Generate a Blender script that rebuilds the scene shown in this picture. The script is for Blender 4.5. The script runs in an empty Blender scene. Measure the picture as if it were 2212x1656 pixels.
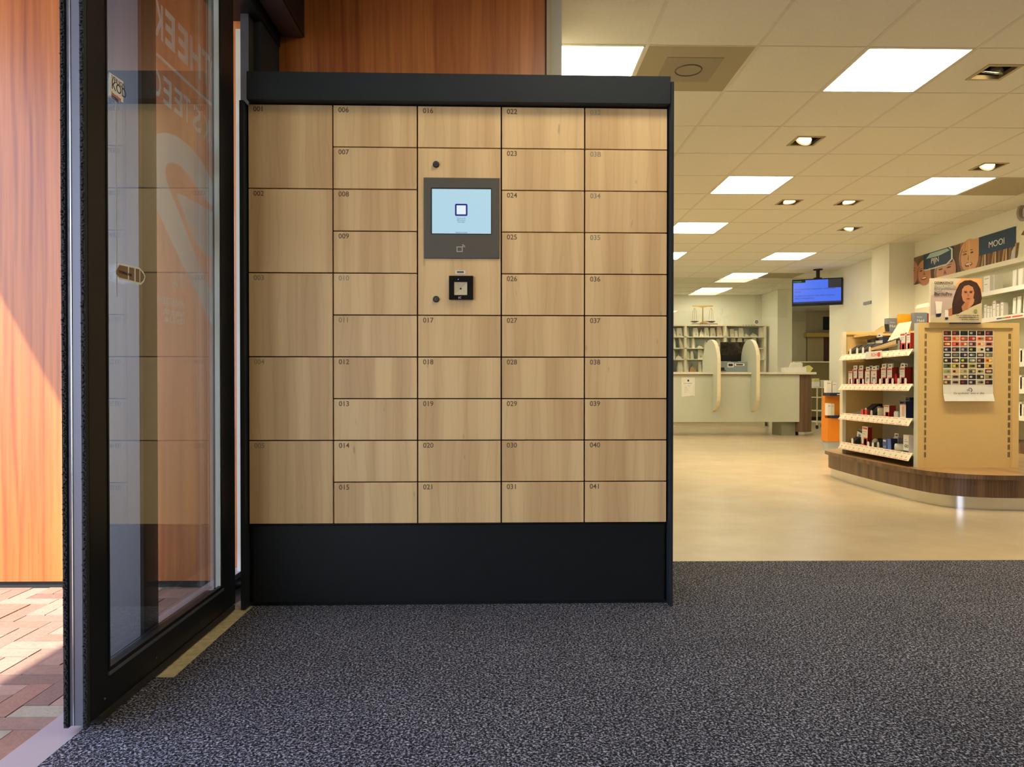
import bpy, bmesh, math, random
from mathutils import Vector, Matrix
random.seed(7)
sc = bpy.context.scene
C = sc.collection
PI = math.pi

# ------------------------------------------------------------------ camera
F_PX, YAW, PITCH, ROLL, SHIFT = 1560.26, 0.017776, -0.00992, 0.0004, 20.0
CAM = Vector((0, 0, 0.8))
_f = Vector((math.sin(YAW)*math.cos(PITCH), math.cos(YAW)*math.cos(PITCH), math.sin(PITCH)))
_r = Vector((math.cos(YAW), -math.sin(YAW), 0)); _u = _r.cross(_f)
_r, _u = _r*math.cos(ROLL)+_u*math.sin(ROLL), -_r*math.sin(ROLL)+_u*math.cos(ROLL)
cd = bpy.data.cameras.new('camera'); cam = bpy.data.objects.new('camera', cd); C.objects.link(cam)
m3 = Matrix((_r, _u, -_f)).transposed()
cam.matrix_world = Matrix.Translation(CAM) @ m3.to_4x4()
cd.sensor_fit = 'HORIZONTAL'; cd.sensor_width = 36; cd.lens = 36*F_PX/2212
cd.shift_y = SHIFT/2212; cd.clip_start = 0.02; cd.clip_end = 200
sc.camera = cam

# ------------------------------------------------------------------ view, world, sun
sc.view_settings.view_transform = 'Standard'; sc.view_settings.look = 'None'
sc.view_settings.exposure = 0.0; sc.view_settings.gamma = 1; sc.view_settings.use_curve_mapping = False
try:
    sc.cycles.use_denoising = True
    sc.cycles.max_bounces = 9; sc.cycles.diffuse_bounces = 4; sc.cycles.glossy_bounces = 4
    sc.cycles.transparent_max_bounces = 20; sc.cycles.transmission_bounces = 6
    sc.cycles.sample_clamp_indirect = 6; sc.cycles.caustics_reflective = False; sc.cycles.caustics_refractive = False
except Exception: pass
w = bpy.data.worlds.new('sky'); sc.world = w; w.use_nodes = True
wn = w.node_tree; wn.nodes.clear()
wo = wn.nodes.new('ShaderNodeOutputWorld'); wb = wn.nodes.new('ShaderNodeBackground')
wtc = wn.nodes.new('ShaderNodeTexCoord'); wsx = wn.nodes.new('ShaderNodeSeparateXYZ'); wr = wn.nodes.new('ShaderNodeValToRGB')
wn.links.new(wtc.outputs['Generated'], wsx.inputs[0]); wn.links.new(wsx.outputs['Z'], wr.inputs[0])
wr.color_ramp.elements[0].position = 0.0; wr.color_ramp.elements[0].color = (0.80, 0.88, 1.0, 1)
wr.color_ramp.elements[1].position = 0.6; wr.color_ramp.elements[1].color = (0.40, 0.58, 1.0, 1)
wn.links.new(wr.outputs[0], wb.inputs[0]); wn.links.new(wb.outputs[0], wo.inputs[0])
wb.inputs[1].default_value = 5.2
SUND = Vector((-1, -1.35, 1.85)).normalized()
sl = bpy.data.lights.new('sun', 'SUN'); sl.energy = 9.5; sl.angle = math.radians(0.6); sl.color = (1, 0.93, 0.82)
so = bpy.data.objects.new('sun', sl); C.objects.link(so)
so.rotation_euler = SUND.to_track_quat('Z', 'Y').to_euler(); so.location = (-6, -6, 8)
PANEL = 13.5           # radiance of the ceiling light panels
PCOL = (1.0, 0.90, 0.665)

# ------------------------------------------------------------------ helpers
def ray(px, py):
    return _f + _r*((px-1106)/F_PX) - _u*((py-828-SHIFT)/F_PX)
def at(px, py, X=None, Y=None, Z=None):
    d = ray(px, py)
    t = X/d.x if X is not None else Y/d.y if Y is not None else (Z-0.8)/d.z
    return CAM + d*t

def srgb(r, g, b):
    f = lambda c: (c/255/12.92) if c/255 <= 0.04045 else ((c/255+0.055)/1.055)**2.4
    return (f(r), f(g), f(b))

MATS = {}
def mat(name, col=(.8, .8, .8), rough=.5, metal=0, spec=.5, emit=None, es=1.0, coat=0, noise=0, nscale=30, bump=0, bscale=200):
    if name in MATS: return MATS[name]
    m = bpy.data.materials.new(name); m.use_nodes = True; n = m.node_tree; b = n.nodes['Principled BSDF']
    b.inputs['Base Color'].default_value = (*col, 1); b.inputs['Roughness'].default_value = rough
    b.inputs['Metallic'].default_value = metal; b.inputs['Specular IOR Level'].default_value = spec
    if coat: b.inputs['Coat Weight'].default_value = coat; b.inputs['Coat Roughness'].default_value = .08
    if emit:
        b.inputs['Emission Color'].default_value = (*emit, 1); b.inputs['Emission Strength'].default_value = es
    tc = n.nodes.new('ShaderNodeTexCoord')
    nz = n.nodes.new('ShaderNodeTexNoise'); nz.inputs['Scale'].default_value = nscale; nz.inputs['Detail'].default_value = 4
    n.links.new(tc.outputs['Object'], nz.inputs['Vector'])
    k = noise or .04
    mx = n.nodes.new('ShaderNodeMix'); mx.data_type = 'RGBA'
    mx.inputs[6].default_value = (*[c*(1-k) for c in col], 1); mx.inputs[7].default_value = (*[min(1, c*(1+k)) for c in col], 1)
    n.links.new(nz.outputs[0], mx.inputs[0]); n.links.new(mx.outputs[2], b.inputs['Base Color'])
    if bump:
        n2 = n.nodes.new('ShaderNodeTexNoise'); n2.inputs['Scale'].default_value = bscale; n2.inputs['Detail'].default_value = 3
        n.links.new(tc.outputs['Object'], n2.inputs['Vector'])
        bp = n.nodes.new('ShaderNodeBump'); bp.inputs['Strength'].default_value = bump; bp.inputs['Distance'].default_value = .002
        n.links.new(n2.outputs[0], bp.inputs['Height']); n.links.new(bp.outputs[0], b.inputs['Normal'])
    MATS[name] = m; return m

def wood(name, c_dark, c_light, band=7, rough=.4, grain=60, line=.35, coat=0, axis='Z', rnd=True, crough=.1, bw=.42, wsc=3.0, fleck=0, lpow=5, lz=.13):
    m = bpy.data.materials.new(name); m.use_nodes = True; n = m.node_tree; b = n.nodes['Principled BSDF']; L = n.links
    tc = n.nodes.new('ShaderNodeTexCoord'); oi = n.nodes.new('ShaderNodeObjectInfo')
    mul = n.nodes.new('ShaderNodeMath'); mul.operation = 'MULTIPLY'; mul.inputs[1].default_value = 37.0 if rnd else 0
    L.new(oi.outputs['Random'], mul.inputs[0])
    ad = n.nodes.new('ShaderNodeVectorMath'); ad.operation = 'ADD'
    L.new(tc.outputs['Object'], ad.inputs[0]); L.new(mul.outputs[0], ad.inputs[1])
    def mapped(sx, sl):
        mp = n.nodes.new('ShaderNodeMapping')
        s = {'Z': (sx, sx, sl), 'X': (sl, sx, sx), 'Y': (sx, sl, sx)}[axis]
        mp.inputs['Scale'].default_value = s; L.new(ad.outputs[0], mp.inputs[0]); return mp.outputs[0]
    def nz(vec, sc_, det=3, dist=0):
        t = n.nodes.new('ShaderNodeTexNoise'); t.inputs['Scale'].default_value = sc_; t.inputs['Detail'].default_value = det
        t.inputs['Distortion'].default_value = dist; L.new(vec, t.inputs['Vector']); return t.outputs[0]
    n1 = nz(mapped(band, band*.02), 1.6, 1)
    r1 = n.nodes.new('ShaderNodeMapRange'); r1.inputs[1].default_value = .35; r1.inputs[2].default_value = .65; L.new(n1, r1.inputs[0])
    n2 = nz(mapped(grain, grain*.03), 2.0, 5, .3)
    wv = n.nodes.new('ShaderNodeTexWave'); wv.wave_type = 'BANDS'; wv.bands_direction = 'X' if axis != 'X' else 'Y'
    wv.inputs['Scale'].default_value = wsc; wv.inputs['Distortion'].default_value = 7; wv.inputs['Detail'].default_value = 2; wv.inputs['Detail Scale'].default_value = .8
    L.new(mapped(band*.75, band*lz), wv.inputs['Vector'])
    pw = n.nodes.new('ShaderNodeMath'); pw.operation = 'POWER'; pw.inputs[1].default_value = lpow; L.new(wv.outputs[1], pw.inputs[0])
    def mth(op, a, bb):
        q = n.nodes.new('ShaderNodeMath'); q.operation = op
        for i, v in enumerate((a, bb)):
            if isinstance(v, (int, float)): q.inputs[i].default_value = v
            else: L.new(v, q.inputs[i])
        return q.outputs[0]
    f = mth('ADD', mth('MULTIPLY', r1.outputs[0], bw), mth('MULTIPLY', n2, 1-bw))
    f = mth('SUBTRACT', f, mth('MULTIPLY', pw.outputs[0], line))
    cr = n.nodes.new('ShaderNodeValToRGB'); cr.color_ramp.elements[0].position = .05; cr.color_ramp.elements[1].position = .75
    cr.color_ramp.elements[0].color = (*c_dark, 1); cr.color_ramp.elements[1].color = (*c_light, 1)
    L.new(f, cr.inputs[0]); last = cr.outputs[0]
    if fleck:
        fv = nz(mapped(42, 13), 1.0, 1); fr = n.nodes.new('ShaderNodeMapRange'); fr.inputs[1].default_value = .76; fr.inputs[2].default_value = .82; fr.inputs[4].default_value = fleck; L.new(fv, fr.inputs[0])
        fm = n.nodes.new('ShaderNodeMix'); fm.data_type = 'RGBA'; fm.inputs[7].default_value = (*[c_*.45 for c_ in c_dark], 1); L.new(fr.outputs[0], fm.inputs[0]); L.new(last, fm.inputs[6]); last = fm.outputs[2]
    L.new(last, b.inputs['Base Color'])
    b.inputs['Roughness'].default_value = rough
    if coat: b.inputs['Coat Weight'].default_value = coat; b.inputs['Coat Roughness'].default_value = crough
    MATS[name] = m; return m

def glass(name, tint=(.95, .97, .95), k=1.0, power=5):
    m = bpy.data.materials.new(name); m.use_nodes = True; n = m.node_tree; L = n.links; n.nodes.clear()
    o = n.nodes.new('ShaderNodeOutputMaterial'); mx = n.nodes.new('ShaderNodeMixShader')
    tr = n.nodes.new('ShaderNodeBsdfTransparent'); tr.inputs[0].default_value = (*tint, 1)
    gl = n.nodes.new('ShaderNodeBsdfGlossy'); gl.inputs['Roughness'].default_value = 0.005; gl.inputs[0].default_value = (1, 1, 1, 1)
    ge = n.nodes.new('ShaderNodeNewGeometry'); dt = n.nodes.new('ShaderNodeVectorMath'); dt.operation = 'DOT_PRODUCT'
    L.new(ge.outputs['Incoming'], dt.inputs[0]); L.new(ge.outputs['Normal'], dt.inputs[1])
    prev = dt.outputs['Value']
    for op, v in (('ABSOLUTE', None), ('SUBTRACT', 'r'), ('POWER', power), ('MULTIPLY', .96*k), ('ADD', .04*k)):
        q = n.nodes.new('ShaderNodeMath'); q.operation = op
        if v == 'r': q.inputs[0].default_value = 1; L.new(prev, q.inputs[1])
        else:
            L.new(prev, q.inputs[0])
            if v is not None: q.inputs[1].default_value = v
        prev = q.outputs[0]
    q.use_clamp = True
    L.new(prev, mx.inputs[0]); L.new(tr.outputs[0], mx.inputs[1]); L.new(gl.outputs[0], mx.inputs[2]); L.new(mx.outputs[0], o.inputs[0])
    MATS[name] = m; return m

class MB:
    def __init__(s): s.bm = bmesh.new(); s.mats = []
    def mi(s, m):
        if m is None: return 0
        if m not in s.mats: s.mats.append(m)
        return s.mats.index(m)
    def box(s, x0, x1, y0, y1, z0, z1, m=None, bev=0, faces=None, M=None):
        if x0 > x1: x0, x1 = x1, x0
        if y0 > y1: y0, y1 = y1, y0
        if z0 > z1: z0, z1 = z1, z0
        b = s.bm; i = s.mi(m)
        v = [b.verts.new(p) for p in ((x0,y0,z0),(x1,y0,z0),(x1,y1,z0),(x0,y1,z0),(x0,y0,z1),(x1,y0,z1),(x1,y1,z1),(x0,y1,z1))]
        q = [('-z',(0,3,2,1)),('+z',(4,5,6,7)),('-y',(0,1,5,4)),('+x',(1,2,6,5)),('+y',(2,3,7,6)),('-x',(3,0,4,7))]
        fs = []
        for nme, ix in q:
            f = b.faces.new([v[k] for k in ix]); f.material_index = s.mi(faces[nme]) if faces and nme in faces else i; fs.append(f)
        if M: bmesh.ops.transform(b, matrix=M, verts=v)
        if bev:
            es = list({e for f in fs for e in f.edges})
            bmesh.ops.bevel(b, geom=es, offset=bev, segments=2, affect='EDGES', profile=.5)
        return s
    def poly(s, pts, m=None):
        f = s.bm.faces.new([s.bm.verts.new(p) for p in pts]); f.material_index = s.mi(m); return s
    def prism(s, pts, vec, m=None, mside=None):
        """extrude polygon pts (3d) by vec"""
        vec = Vector(vec); a = [s.bm.verts.new(p) for p in pts]; c = [s.bm.verts.new(Vector(p)+vec) for p in pts]
        i = s.mi(m); j = s.mi(mside) if mside else i
        s.bm.faces.new(a).material_index = i; s.bm.faces.new(c[::-1]).material_index = i
        n = len(a)
        for k in range(n):
            s.bm.faces.new([a[k], c[k], c[(k+1) % n], a[(k+1) % n]]).material_index = j
        return s
    def cyl(s, p0, p1, r0, r1=None, m=None, seg=16, cap=True):
        p0, p1 = Vector(p0), Vector(p1); r1 = r0 if r1 is None else r1
        d = (p1-p0); q = d.to_track_quat('Z', 'Y').to_matrix(); i = s.mi(m)
        A = [s.bm.verts.new(p0 + q @ Vector((math.cos(t)*r0, math.sin(t)*r0, 0))) for t in [2*PI*k/seg for k in range(seg)]]
        B = [s.bm.verts.new(p1 + q @ Vector((math.cos(t)*r1, math.sin(t)*r1, 0))) for t in [2*PI*k/seg for k in range(seg)]]
        for k in range(seg):
            f = s.bm.faces.new([A[k], A[(k+1) % seg], B[(k+1) % seg], B[k]]); f.material_index = i; f.smooth = True
        if cap:
            s.bm.faces.new(A[::-1]).material_index = i; s.bm.faces.new(B).material_index = i
        return s
    def tube(s, pts, r, m=None, seg=8):
        for a, b in zip(pts, pts[1:]): s.cyl(a, b, r, r, m, seg)
        return s
    def lathe(s, prof, c, m=None, seg=24):
        i = s.mi(m); rings = []
        for r, z in prof:
            rings.append([s.bm.verts.new((c[0]+r*math.cos(2*PI*k/seg), c[1]+r*math.sin(2*PI*k/seg), c[2]+z)) for k in range(seg)])
        for a, b in zip(rings, rings[1:]):
            for k in range(seg):
                f = s.bm.faces.new([a[k], a[(k+1) % seg], b[(k+1) % seg], b[k]]); f.material_index = i; f.smooth = True
        s.bm.faces.new(rings[0][::-1]).material_index = i; s.bm.faces.new(rings[-1]).material_index = i
        return s
    def build(s, name, m=None, parent=None, recalc=True, loc=None):
        if recalc: bmesh.ops.recalc_face_normals(s.bm, faces=s.bm.faces)
        for e_ in s.bm.edges:
            if any(not f_.smooth for f_ in e_.link_faces): e_.smooth = False
        me = bpy.data.meshes.new(name); s.bm.to_mesh(me); s.bm.free()
        mats = list(s.mats)
        if m is not None and m not in mats:
            if mats: pass
            else: mats = [m]
        for q in mats: me.materials.append(q)
        o = bpy.data.objects.new(name, me); C.objects.link(o)
        if parent: o.parent = parent
        if loc: o.location = loc
        return o

def tag(o, label=None, cat=None, group=None, kind=None):
    if label: o['label'] = label
    if cat: o['category'] = cat
    if group: o['group'] = group
    if kind: o['kind'] = kind
    return o
def empty(name, loc, label, cat, group=None, rz=0):
    o = bpy.data.objects.new(name, None); C.objects.link(o); o.location = loc; o.rotation_euler = (0, 0, rz)
    o.empty_display_size = .05
    return tag(o, label, cat, group)
def struct(o): o['kind'] = 'structure'; return o

def localize(o, parent):
    """geometry was written in world coordinates: keep it in place under an unrotated parent"""
    o.parent = parent
    o.matrix_parent_inverse = Matrix.Translation(-Vector(parent.location))
    return o

def text(name, body, size, m, M, parent=None, depth=.0004, align='LEFT', keep=True, sx=1.0, off=0):
    cu = bpy.data.curves.new(name, 'FONT'); cu.body = body; cu.size = size; cu.extrude = depth; cu.align_x = align; cu.resolution_u = 3; cu.offset = off
    t = bpy.data.objects.new(name+'_tmp', cu); C.objects.link(t)
    bpy.context.view_layer.update()
    me = bpy.data.meshes.new_from_object(t.evaluated_get(bpy.context.evaluated_depsgraph_get()))
    bpy.data.objects.remove(t); bpy.data.curves.remove(cu)
    me.transform(Matrix.Diagonal((sx, 1, 1, 1))); me.transform(M); me.materials.clear(); me.materials.append(m)
    o = bpy.data.objects.new(name, me); C.objects.link(o)
    if parent:
        if keep: localize(o, parent)
        else: o.parent = parent
    return o
def frame_m(origin, right, up):
    r = Vector(right).normalized(); u = Vector(up).normalized(); n = r.cross(u)
    M = Matrix((r, u, n)).transposed().to_4x4(); M.translation = Vector(origin); return M

# ------------------------------------------------------------------ materials
M_CEIL = mat('ceiling_tile', (.80, .78, .70), .9, noise=.05, nscale=60, bump=.5, bscale=150)
M_BAR = mat('ceiling_bar', (.70, .67, .58), .6)
M_WALL = mat('wall_paint', (.82, .81, .70), .85, noise=.03, nscale=6, bump=.1, bscale=90)
M_CREAM = mat('cream_paint', (.80, .76, .62), .5)
M_BLACK = mat('black_satin', (.010, .011, .012), .42, noise=.2, spec=.25)
M_BLACKM = mat('black_matte', (.02, .02, .02), .8)
M_CHAR = mat('charcoal_laminate', (.019, .024, .028), .6, spec=.25, noise=.12, nscale=25, bump=.15, bscale=600)
M_ALU = mat('grey_aluminium', (.15, .15, .18), .45, .5)
M_DARKALU = mat('dark_aluminium', (.075, .07, .07), .45, .3)
M_STEEL = mat('brushed_steel', (.62, .62, .60), .17, 1, noise=.25, nscale=3)
M_WHITE = mat('white_card', (.85, .84, .80), .6)
M_PAPER = mat('white_paper', (.83, .82, .74), .8, noise=.05)
M_PANEL = mat('light_panel', (1, 1, 1), .9, emit=PCOL, es=PANEL)
M_YEL = mat('yellow_panel', (.78, .55, .22), .55, noise=.03)
M_SHELFW = mat('shelf_cream', (.80, .74, .58), .5)
M_RED = mat('red_print', (.72, .06, .06), .4)
M_DRED = mat('dark_red_print', (.25, .012, .015), .4)
M_NAVY = mat('navy_print', (.012, .02, .07), .4)
M_TEAL = mat('dark_blue_sign', (.008, .045, .09), .3)
M_ORANGE = mat('orange_laminate', (.88, .29, .02), .45)
M_BLUE = mat('blue_print', (.05, .11, .45), .4)
M_GREY = mat('grey_print', (.28, .30, .31), .5)
M_BLUEGREY = mat('blue_grey_card', (.20, .25, .33), .5)
M_PUTTY = mat('counter_grey_green', (.60, .62, .52), .5, noise=.03)
M_BRASS = mat('brass', (.55, .36, .10), .3, 1)
M_MAPLE = wood('maple_laminate', (.67, .41, .18), (.88, .60, .285), band=8, rough=.42, grain=34, line=.15, bw=.62, wsc=1.7, fleck=.4, lpow=10, lz=.22)
M_REDW = wood('red_brown_laminate', (.30, .060, .008), (.66, .22, .045), band=5, rough=.4, grain=34, line=.16, coat=.35, rnd=False, crough=.3, bw=.3, wsc=1.4)
M_WALNUT = wood('walnut_laminate', (.065, .034, .018), (.20, .115, .062), band=9, rough=.4, grain=45, line=.2, rnd=False)
M_OAKTOP = wood('walnut_top', (.22, .12, .05), (.42, .26, .12), band=6, rough=.3, grain=30, line=.2, axis='Y', rnd=False)
G_DOOR = glass('door_glass', (.95, .97, .96), 1.45)
G_THIN = glass('thin_glass', (.97, .98, .96), .9)
M_FILM = mat('etched_film', (.62, .62, .55), .7)
def filmmat():
    m = bpy.data.materials.new('frosted_film'); m.use_nodes = True; n = m.node_tree; n.nodes.clear()
    o = n.nodes.new('ShaderNodeOutputMaterial'); mx = n.nodes.new('ShaderNodeMixShader'); tr = n.nodes.new('ShaderNodeBsdfTransparent')
    d = n.nodes.new('ShaderNodeBsdfDiffuse'); t2 = n.nodes.new('ShaderNodeBsdfTranslucent'); a = n.nodes.new('ShaderNodeMixShader')
    d.inputs[0].default_value = (.75, .74, .68, 1); t2.inputs[0].default_value = (.75, .74, .68, 1)
    n.links.new(d.outputs[0], a.inputs[1]); n.links.new(t2.outputs[0], a.inputs[2]); mx.inputs[0].default_value = .62
    n.links.new(tr.outputs[0], mx.inputs[1]); n.links.new(a.outputs[0], mx.inputs[2]); n.links.new(mx.outputs[0], o.inputs[0]); return m
M_FROST = filmmat()
def carpetmat():
    m = bpy.data.materials.new('loop_pile_carpet'); m.use_nodes = True; n = m.node_tree; L = n.links; b = n.nodes['Principled BSDF']
    tc = n.nodes.new('ShaderNodeTexCoord')
    mp = n.nodes.new('ShaderNodeMapping'); mp.inputs['Scale'].default_value = (1, 1, 1); L.new(tc.outputs['Object'], mp.inputs[0])
    v = n.nodes.new('ShaderNodeTexNoise'); v.inputs['Scale'].default_value = 175; v.inputs['Detail'].default_value = 3; v.inputs['Roughness'].default_value = .6; v.inputs['Distortion'].default_value = .6
    L.new(mp.outputs[0], v.inputs['Vector'])
    cr = n.nodes.new('ShaderNodeValToRGB'); e = cr.color_ramp.elements
    e[0].position = .38; e[0].color = (.004, .004, .006, 1); e[1].position = .66; e[1].color = (.56, .56, .66, 1)
    q = e.new(.5); q.color = (.046, .048, .066, 1)
    L.new(v.outputs[0], cr.inputs[0])
    big = n.nodes.new('ShaderNodeTexNoise'); big.inputs['Scale'].default_value = 2.2; big.inputs['Detail'].default_value = 3; L.new(tc.outputs['Object'], big.inputs['Vector'])
    mr = n.nodes.new('ShaderNodeMapRange'); mr.inputs[3].default_value = .75; mr.inputs[4].default_value = 1.25; L.new(big.outputs[0], mr.inputs[0])
    mx = n.nodes.new('ShaderNodeVectorMath'); mx.operation = 'SCALE'; L.new(cr.outputs[0], mx.inputs[0]); L.new(mr.outputs[0], mx.inputs[3])
    L.new(mx.outputs[0], b.inputs['Base Color']); b.inputs['Roughness'].default_value = .95; b.inputs['Specular IOR Level'].default_value = .2
    bp = n.nodes.new('ShaderNodeBump'); bp.inputs['Strength'].default_value = 1.0; bp.inputs['Distance'].default_value = .006
    L.new(v.outputs[0], bp.inputs['Height']); L.new(bp.outputs[0], b.inputs['Normal']); return m
M_CARPET = carpetmat()
def linomat():
    m = bpy.data.materials.new('polished_lino'); m.use_nodes = True; n = m.node_tree; L = n.links; b = n.nodes['Principled BSDF']
    tc = n.nodes.new('ShaderNodeTexCoord'); a = n.nodes.new('ShaderNodeTexNoise'); a.inputs['Scale'].default_value = 2.5; a.inputs['Detail'].default_value = 8; a.inputs['Roughness'].default_value = .65
    L.new(tc.outputs['Object'], a.inputs['Vector'])
    cr = n.nodes.new('ShaderNodeValToRGB'); e = cr.color_ramp.elements
    e[0].position = .3; e[0].color = (.55, .44, .29, 1); e[1].position = .7; e[1].color = (.64, .53, .36, 1)
    L.new(a.outputs[0], cr.inputs[0])
    sp = n.nodes.new('ShaderNodeTexNoise'); sp.inputs['Scale'].default_value = 14; sp.inputs['Detail'].default_value = 2; L.new(tc.outputs['Object'], sp.inputs['Vector'])
    gt = n.nodes.new('ShaderNodeMapRange'); gt.inputs[1].default_value = .76; gt.inputs[2].default_value = .8; gt.inputs[3].default_value = 0; gt.inputs[4].default_value = .5; L.new(sp.outputs[0], gt.inputs[0])
    mx = n.nodes.new('ShaderNodeMix'); mx.data_type = 'RGBA'; mx.inputs[7].default_value = (.2, .13, .06, 1)
    L.new(gt.outputs[0], mx.inputs[0]); L.new(cr.outputs[0], mx.inputs[6]); L.new(mx.outputs[2], b.inputs['Base Color'])
    rr = n.nodes.new('ShaderNodeMapRange'); rr.inputs[3].default_value = .27; rr.inputs[4].default_value = .27; L.new(a.outputs[0], rr.inputs[0]); L.new(rr.outputs[0], b.inputs['Roughness'])
    return m
M_LINO = linomat()

# ------------------------------------------------------------------ the setting
H = 2.636
WY = 2.93      # outside timber wall
XR = 5.35      # right wall of the shop
struct(MB().box(-.97, 5.35, 3.27, 11.62, -.06, 0).box(-.97, 8.2, 11.62, 17.8, -.06, 0).box(-.97, 5.35, -3, 3.27, -.06, -.008).build('floor', M_LINO))
cp = MB().box(-.97, 5.35, -3, 1.99, -.008, 0).box(-.892, 5.35, 1.99, 3.27, -.008, 0)
o = cp.build('entrance_carpet', M_CARPET); tag(o, 'dark blue-grey loop pile entrance carpet in front of the lockers', 'carpet')
struct(MB().box(-1.066, -.97, -3, WY, -.06, -.001).build('trim_threshold', mat('threshold_grey', (.40, .40, .44), .45)))
struct(MB().box(-.97, -.892, 1.99, 2.9, -.008, -.003).build('trim_floor_strip', mat('worn_screed', (.70, .58, .33), .8, noise=.5, nscale=40, bump=.5, bscale=60)))

# brick paving outside: herringbone clinkers, each a real block
def paving():
    b = MB(); Wd, Ln = .066, .198; g = .0035
    cols = [mat('clinker_%s' % n, c, .85, noise=.22, nscale=60, bump=.6, bscale=120) for n, c in
            (('red', (.38, .21, .145)), ('brown', (.36, .23, .165)), ('pink', (.46, .30, .22)), ('pale', (.44, .39, .28)), ('dark', (.27, .17, .13)))]
    wts = [5, 4, 5, 1.3, 2]
    x0, x1, y0, y1 = -4.2, -1.067, -1.5, WY-.005
    for j in range(-40, 40):
        for i in range(-120, 120):
            bx = i*Wd + j*Ln; by = i*Wd - j*Ln
            for (a, c, d, e) in ((bx, bx+Ln, by, by+Wd), (bx-Wd, bx, by, by+Ln)):
                a += -2.2; c += -2.2
                if c < x0 or a > x1-.01 or e < y0 or d > y1-.01: continue
                zz = -.012 + random.uniform(-.0015, .0015)
                b.box(a+g/2+random.uniform(-.001, .001), min(c-g/2, x1), d+g/2, min(e-g/2, y1), -.06, zz, random.choices(cols, wts)[0])
    return b.build('paving', None)
struct(paving())
struct(MB().box(-9, -1.066, -8, WY, -.12, -.02).build('ground', mat('joint_sand', (.10, .075, .05), .95)))
# outside timber wall and its dark foot gap
struct(MB().box(-4.5, -1.02, WY, WY+.08, .012, 2.6).build('wall_outside', M_REDW))
struct(MB().box(-4.5, -1.02, WY+.012, WY+.07, -.02, .012).build('trim_wall_foot', M_BLACKM))
# canopy over the pavement
struct(MB().box(-2.776, -.93, -8, WY+.2, 2.6, 2.75).build('canopy', mat('canopy_soffit', (.5, .5, .5), .8)))
# opposite side of the street, seen only in reflections
# inner timber wall
WI = 3.15
struct(MB().box(-.95, .2, WI, WI+.06, 0, 2.487, M_REDW).box(-.95, .2, WI, WI+.06, 2.495, H, M_REDW).build('wall_timber', None))
struct(MB().box(-.95, .2, WI+.01, WI+.07, 2.487, 2.495).build('trim_joint', M_BLACKM))
x_b0, x_b1 = at(1172, 100, Y=WI).x, at(1180.5, 100, Y=WI).x
struct(MB().box(.2, x_b1, WI-.01, WI+.07, 0, H).build('trim_black_edge', M_BLACK))
xa, xb_, xc = x_b1, at(1189, 100, Y=3.25).x, at(1213.5, 100, Y=3.25).x
struct(MB().box(xa, xb_-.002, 3.23, 3.33, 0, H).box(xb_, xc, 3.25, 14.56, 0, H).build('wall_left', M_CREAM))
struct(MB().box(-1.018, -.955, WY, WI+.1, 0, H).build('wall_corner', M_BLACKM))  # matte black stands in for the shadowed gap beside the jamb
# facade left: solid wall behind the camera, header above the door
struct(MB().box(-1.1, -.95, -3, -1.35, -.02, H+.1).build('wall_facade', M_DARKALU))
struct(MB().box(-1.12, -.945, -1.35, WI, 2.26, H+.3).build('trim_header', M_BLACK))
# sliding gear housing: a deep beam along the facade
struct(MB().box(-.935, -.845, -.35, WI-.005, 2.30, 2.302, M_ALU).box(-.94, -.84, -.35, WI-.005, 2.302, 2.60, M_BLACK).build('trim_operator', None))
struct(MB().box(-1.1, 5.5, -3.1, -3, -.02, H+.1).build('wall_back', M_WALL))
struct(MB().box(XR, XR+.15, -3, 11.62, -.02, H+.1).build('wall_right', M_WALL))
struct(MB().box(5.015, XR, 9.22, 9.65, 0, H).build('wall_column', M_WALL))
struct(MB().box(XR+.15, 8.2, 11.62-.12, 11.62, 0, H).build('wall_return', M_WALL))
struct(MB().box(xc, 5.315, 14.56, 14.7, 0, H).build('wall_rear', M_WALL))
pr = at(1711, 700, Y=13.7).x
struct(MB().box(5.31, pr, 13.7, 14.56, 0, H).build('wall_pier', M_WALL))
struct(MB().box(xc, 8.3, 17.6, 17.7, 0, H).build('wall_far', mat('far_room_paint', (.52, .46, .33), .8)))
struct(MB().box(8.2, 8.3, 11.5, 17.7, 0, H).build('wall_far_side', M_WALL))
struct(MB().box(xc, pr, 14.7, 17.7, 0, H).build('wall_far_left', M_WALL))

# ceiling grid: tiles of 600 mm
GX, GY = .8, 3.9
def cell(i, j): return GX+.6*i, GY+.6*j
LIGHTS = {(-1, 0): 'first', (2, 0): 'a', (2, 4): 'b', (5, 4): 'c', (2, 7): 'd', (2, 10): 'e', (5, 10): 'f', (5, 13): 'g', (5, 16): 'h',
          (-1, -4): 'z', (-1, -8): 'w', (5, 0): 'u', (2, 14): 'r', (0, 14): 'r2', (0, 7): 'q', (0, 10): 'p', (6, 20): 'k', (9, 18): 'm', (11, 14): 'mm'}  # panels on this line sit out of view, added for lighting
VENTS = [(0, 0), (6, 4), (6, 13)]
DOWN = [(3, 0), (2, 2), (5, 3), (3, 5), (4, 5), (5, 7)]
DOWN += [(6, 1), (3, -3), (5, -2)]
ce = MB(); hb = .095
for i in range(-4, 14):
    for j in range(-13, 24):
        x, y = cell(i, j); x1, y1 = x+.6, y+.6
        if (i, j) in LIGHTS or (i, j) in VENTS: continue
        if x > XR+.2 and y < 10.9: continue
        if (i, j) in DOWN:
            cx, cy = x+.3, y+.3
            for (a, b_, c_, d) in ((x, x1, y, cy-hb), (x, x1, cy+hb, y1), (x, cx-hb, cy-hb, cy+hb), (cx+hb, x1, cy-hb, cy+hb)):
                ce.box(a, b_, c_, d, H, H+.02)
        else: ce.box(x, x1, y, y1, H, H+.02)
struct(ce.build('ceiling', M_CEIL))
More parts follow.
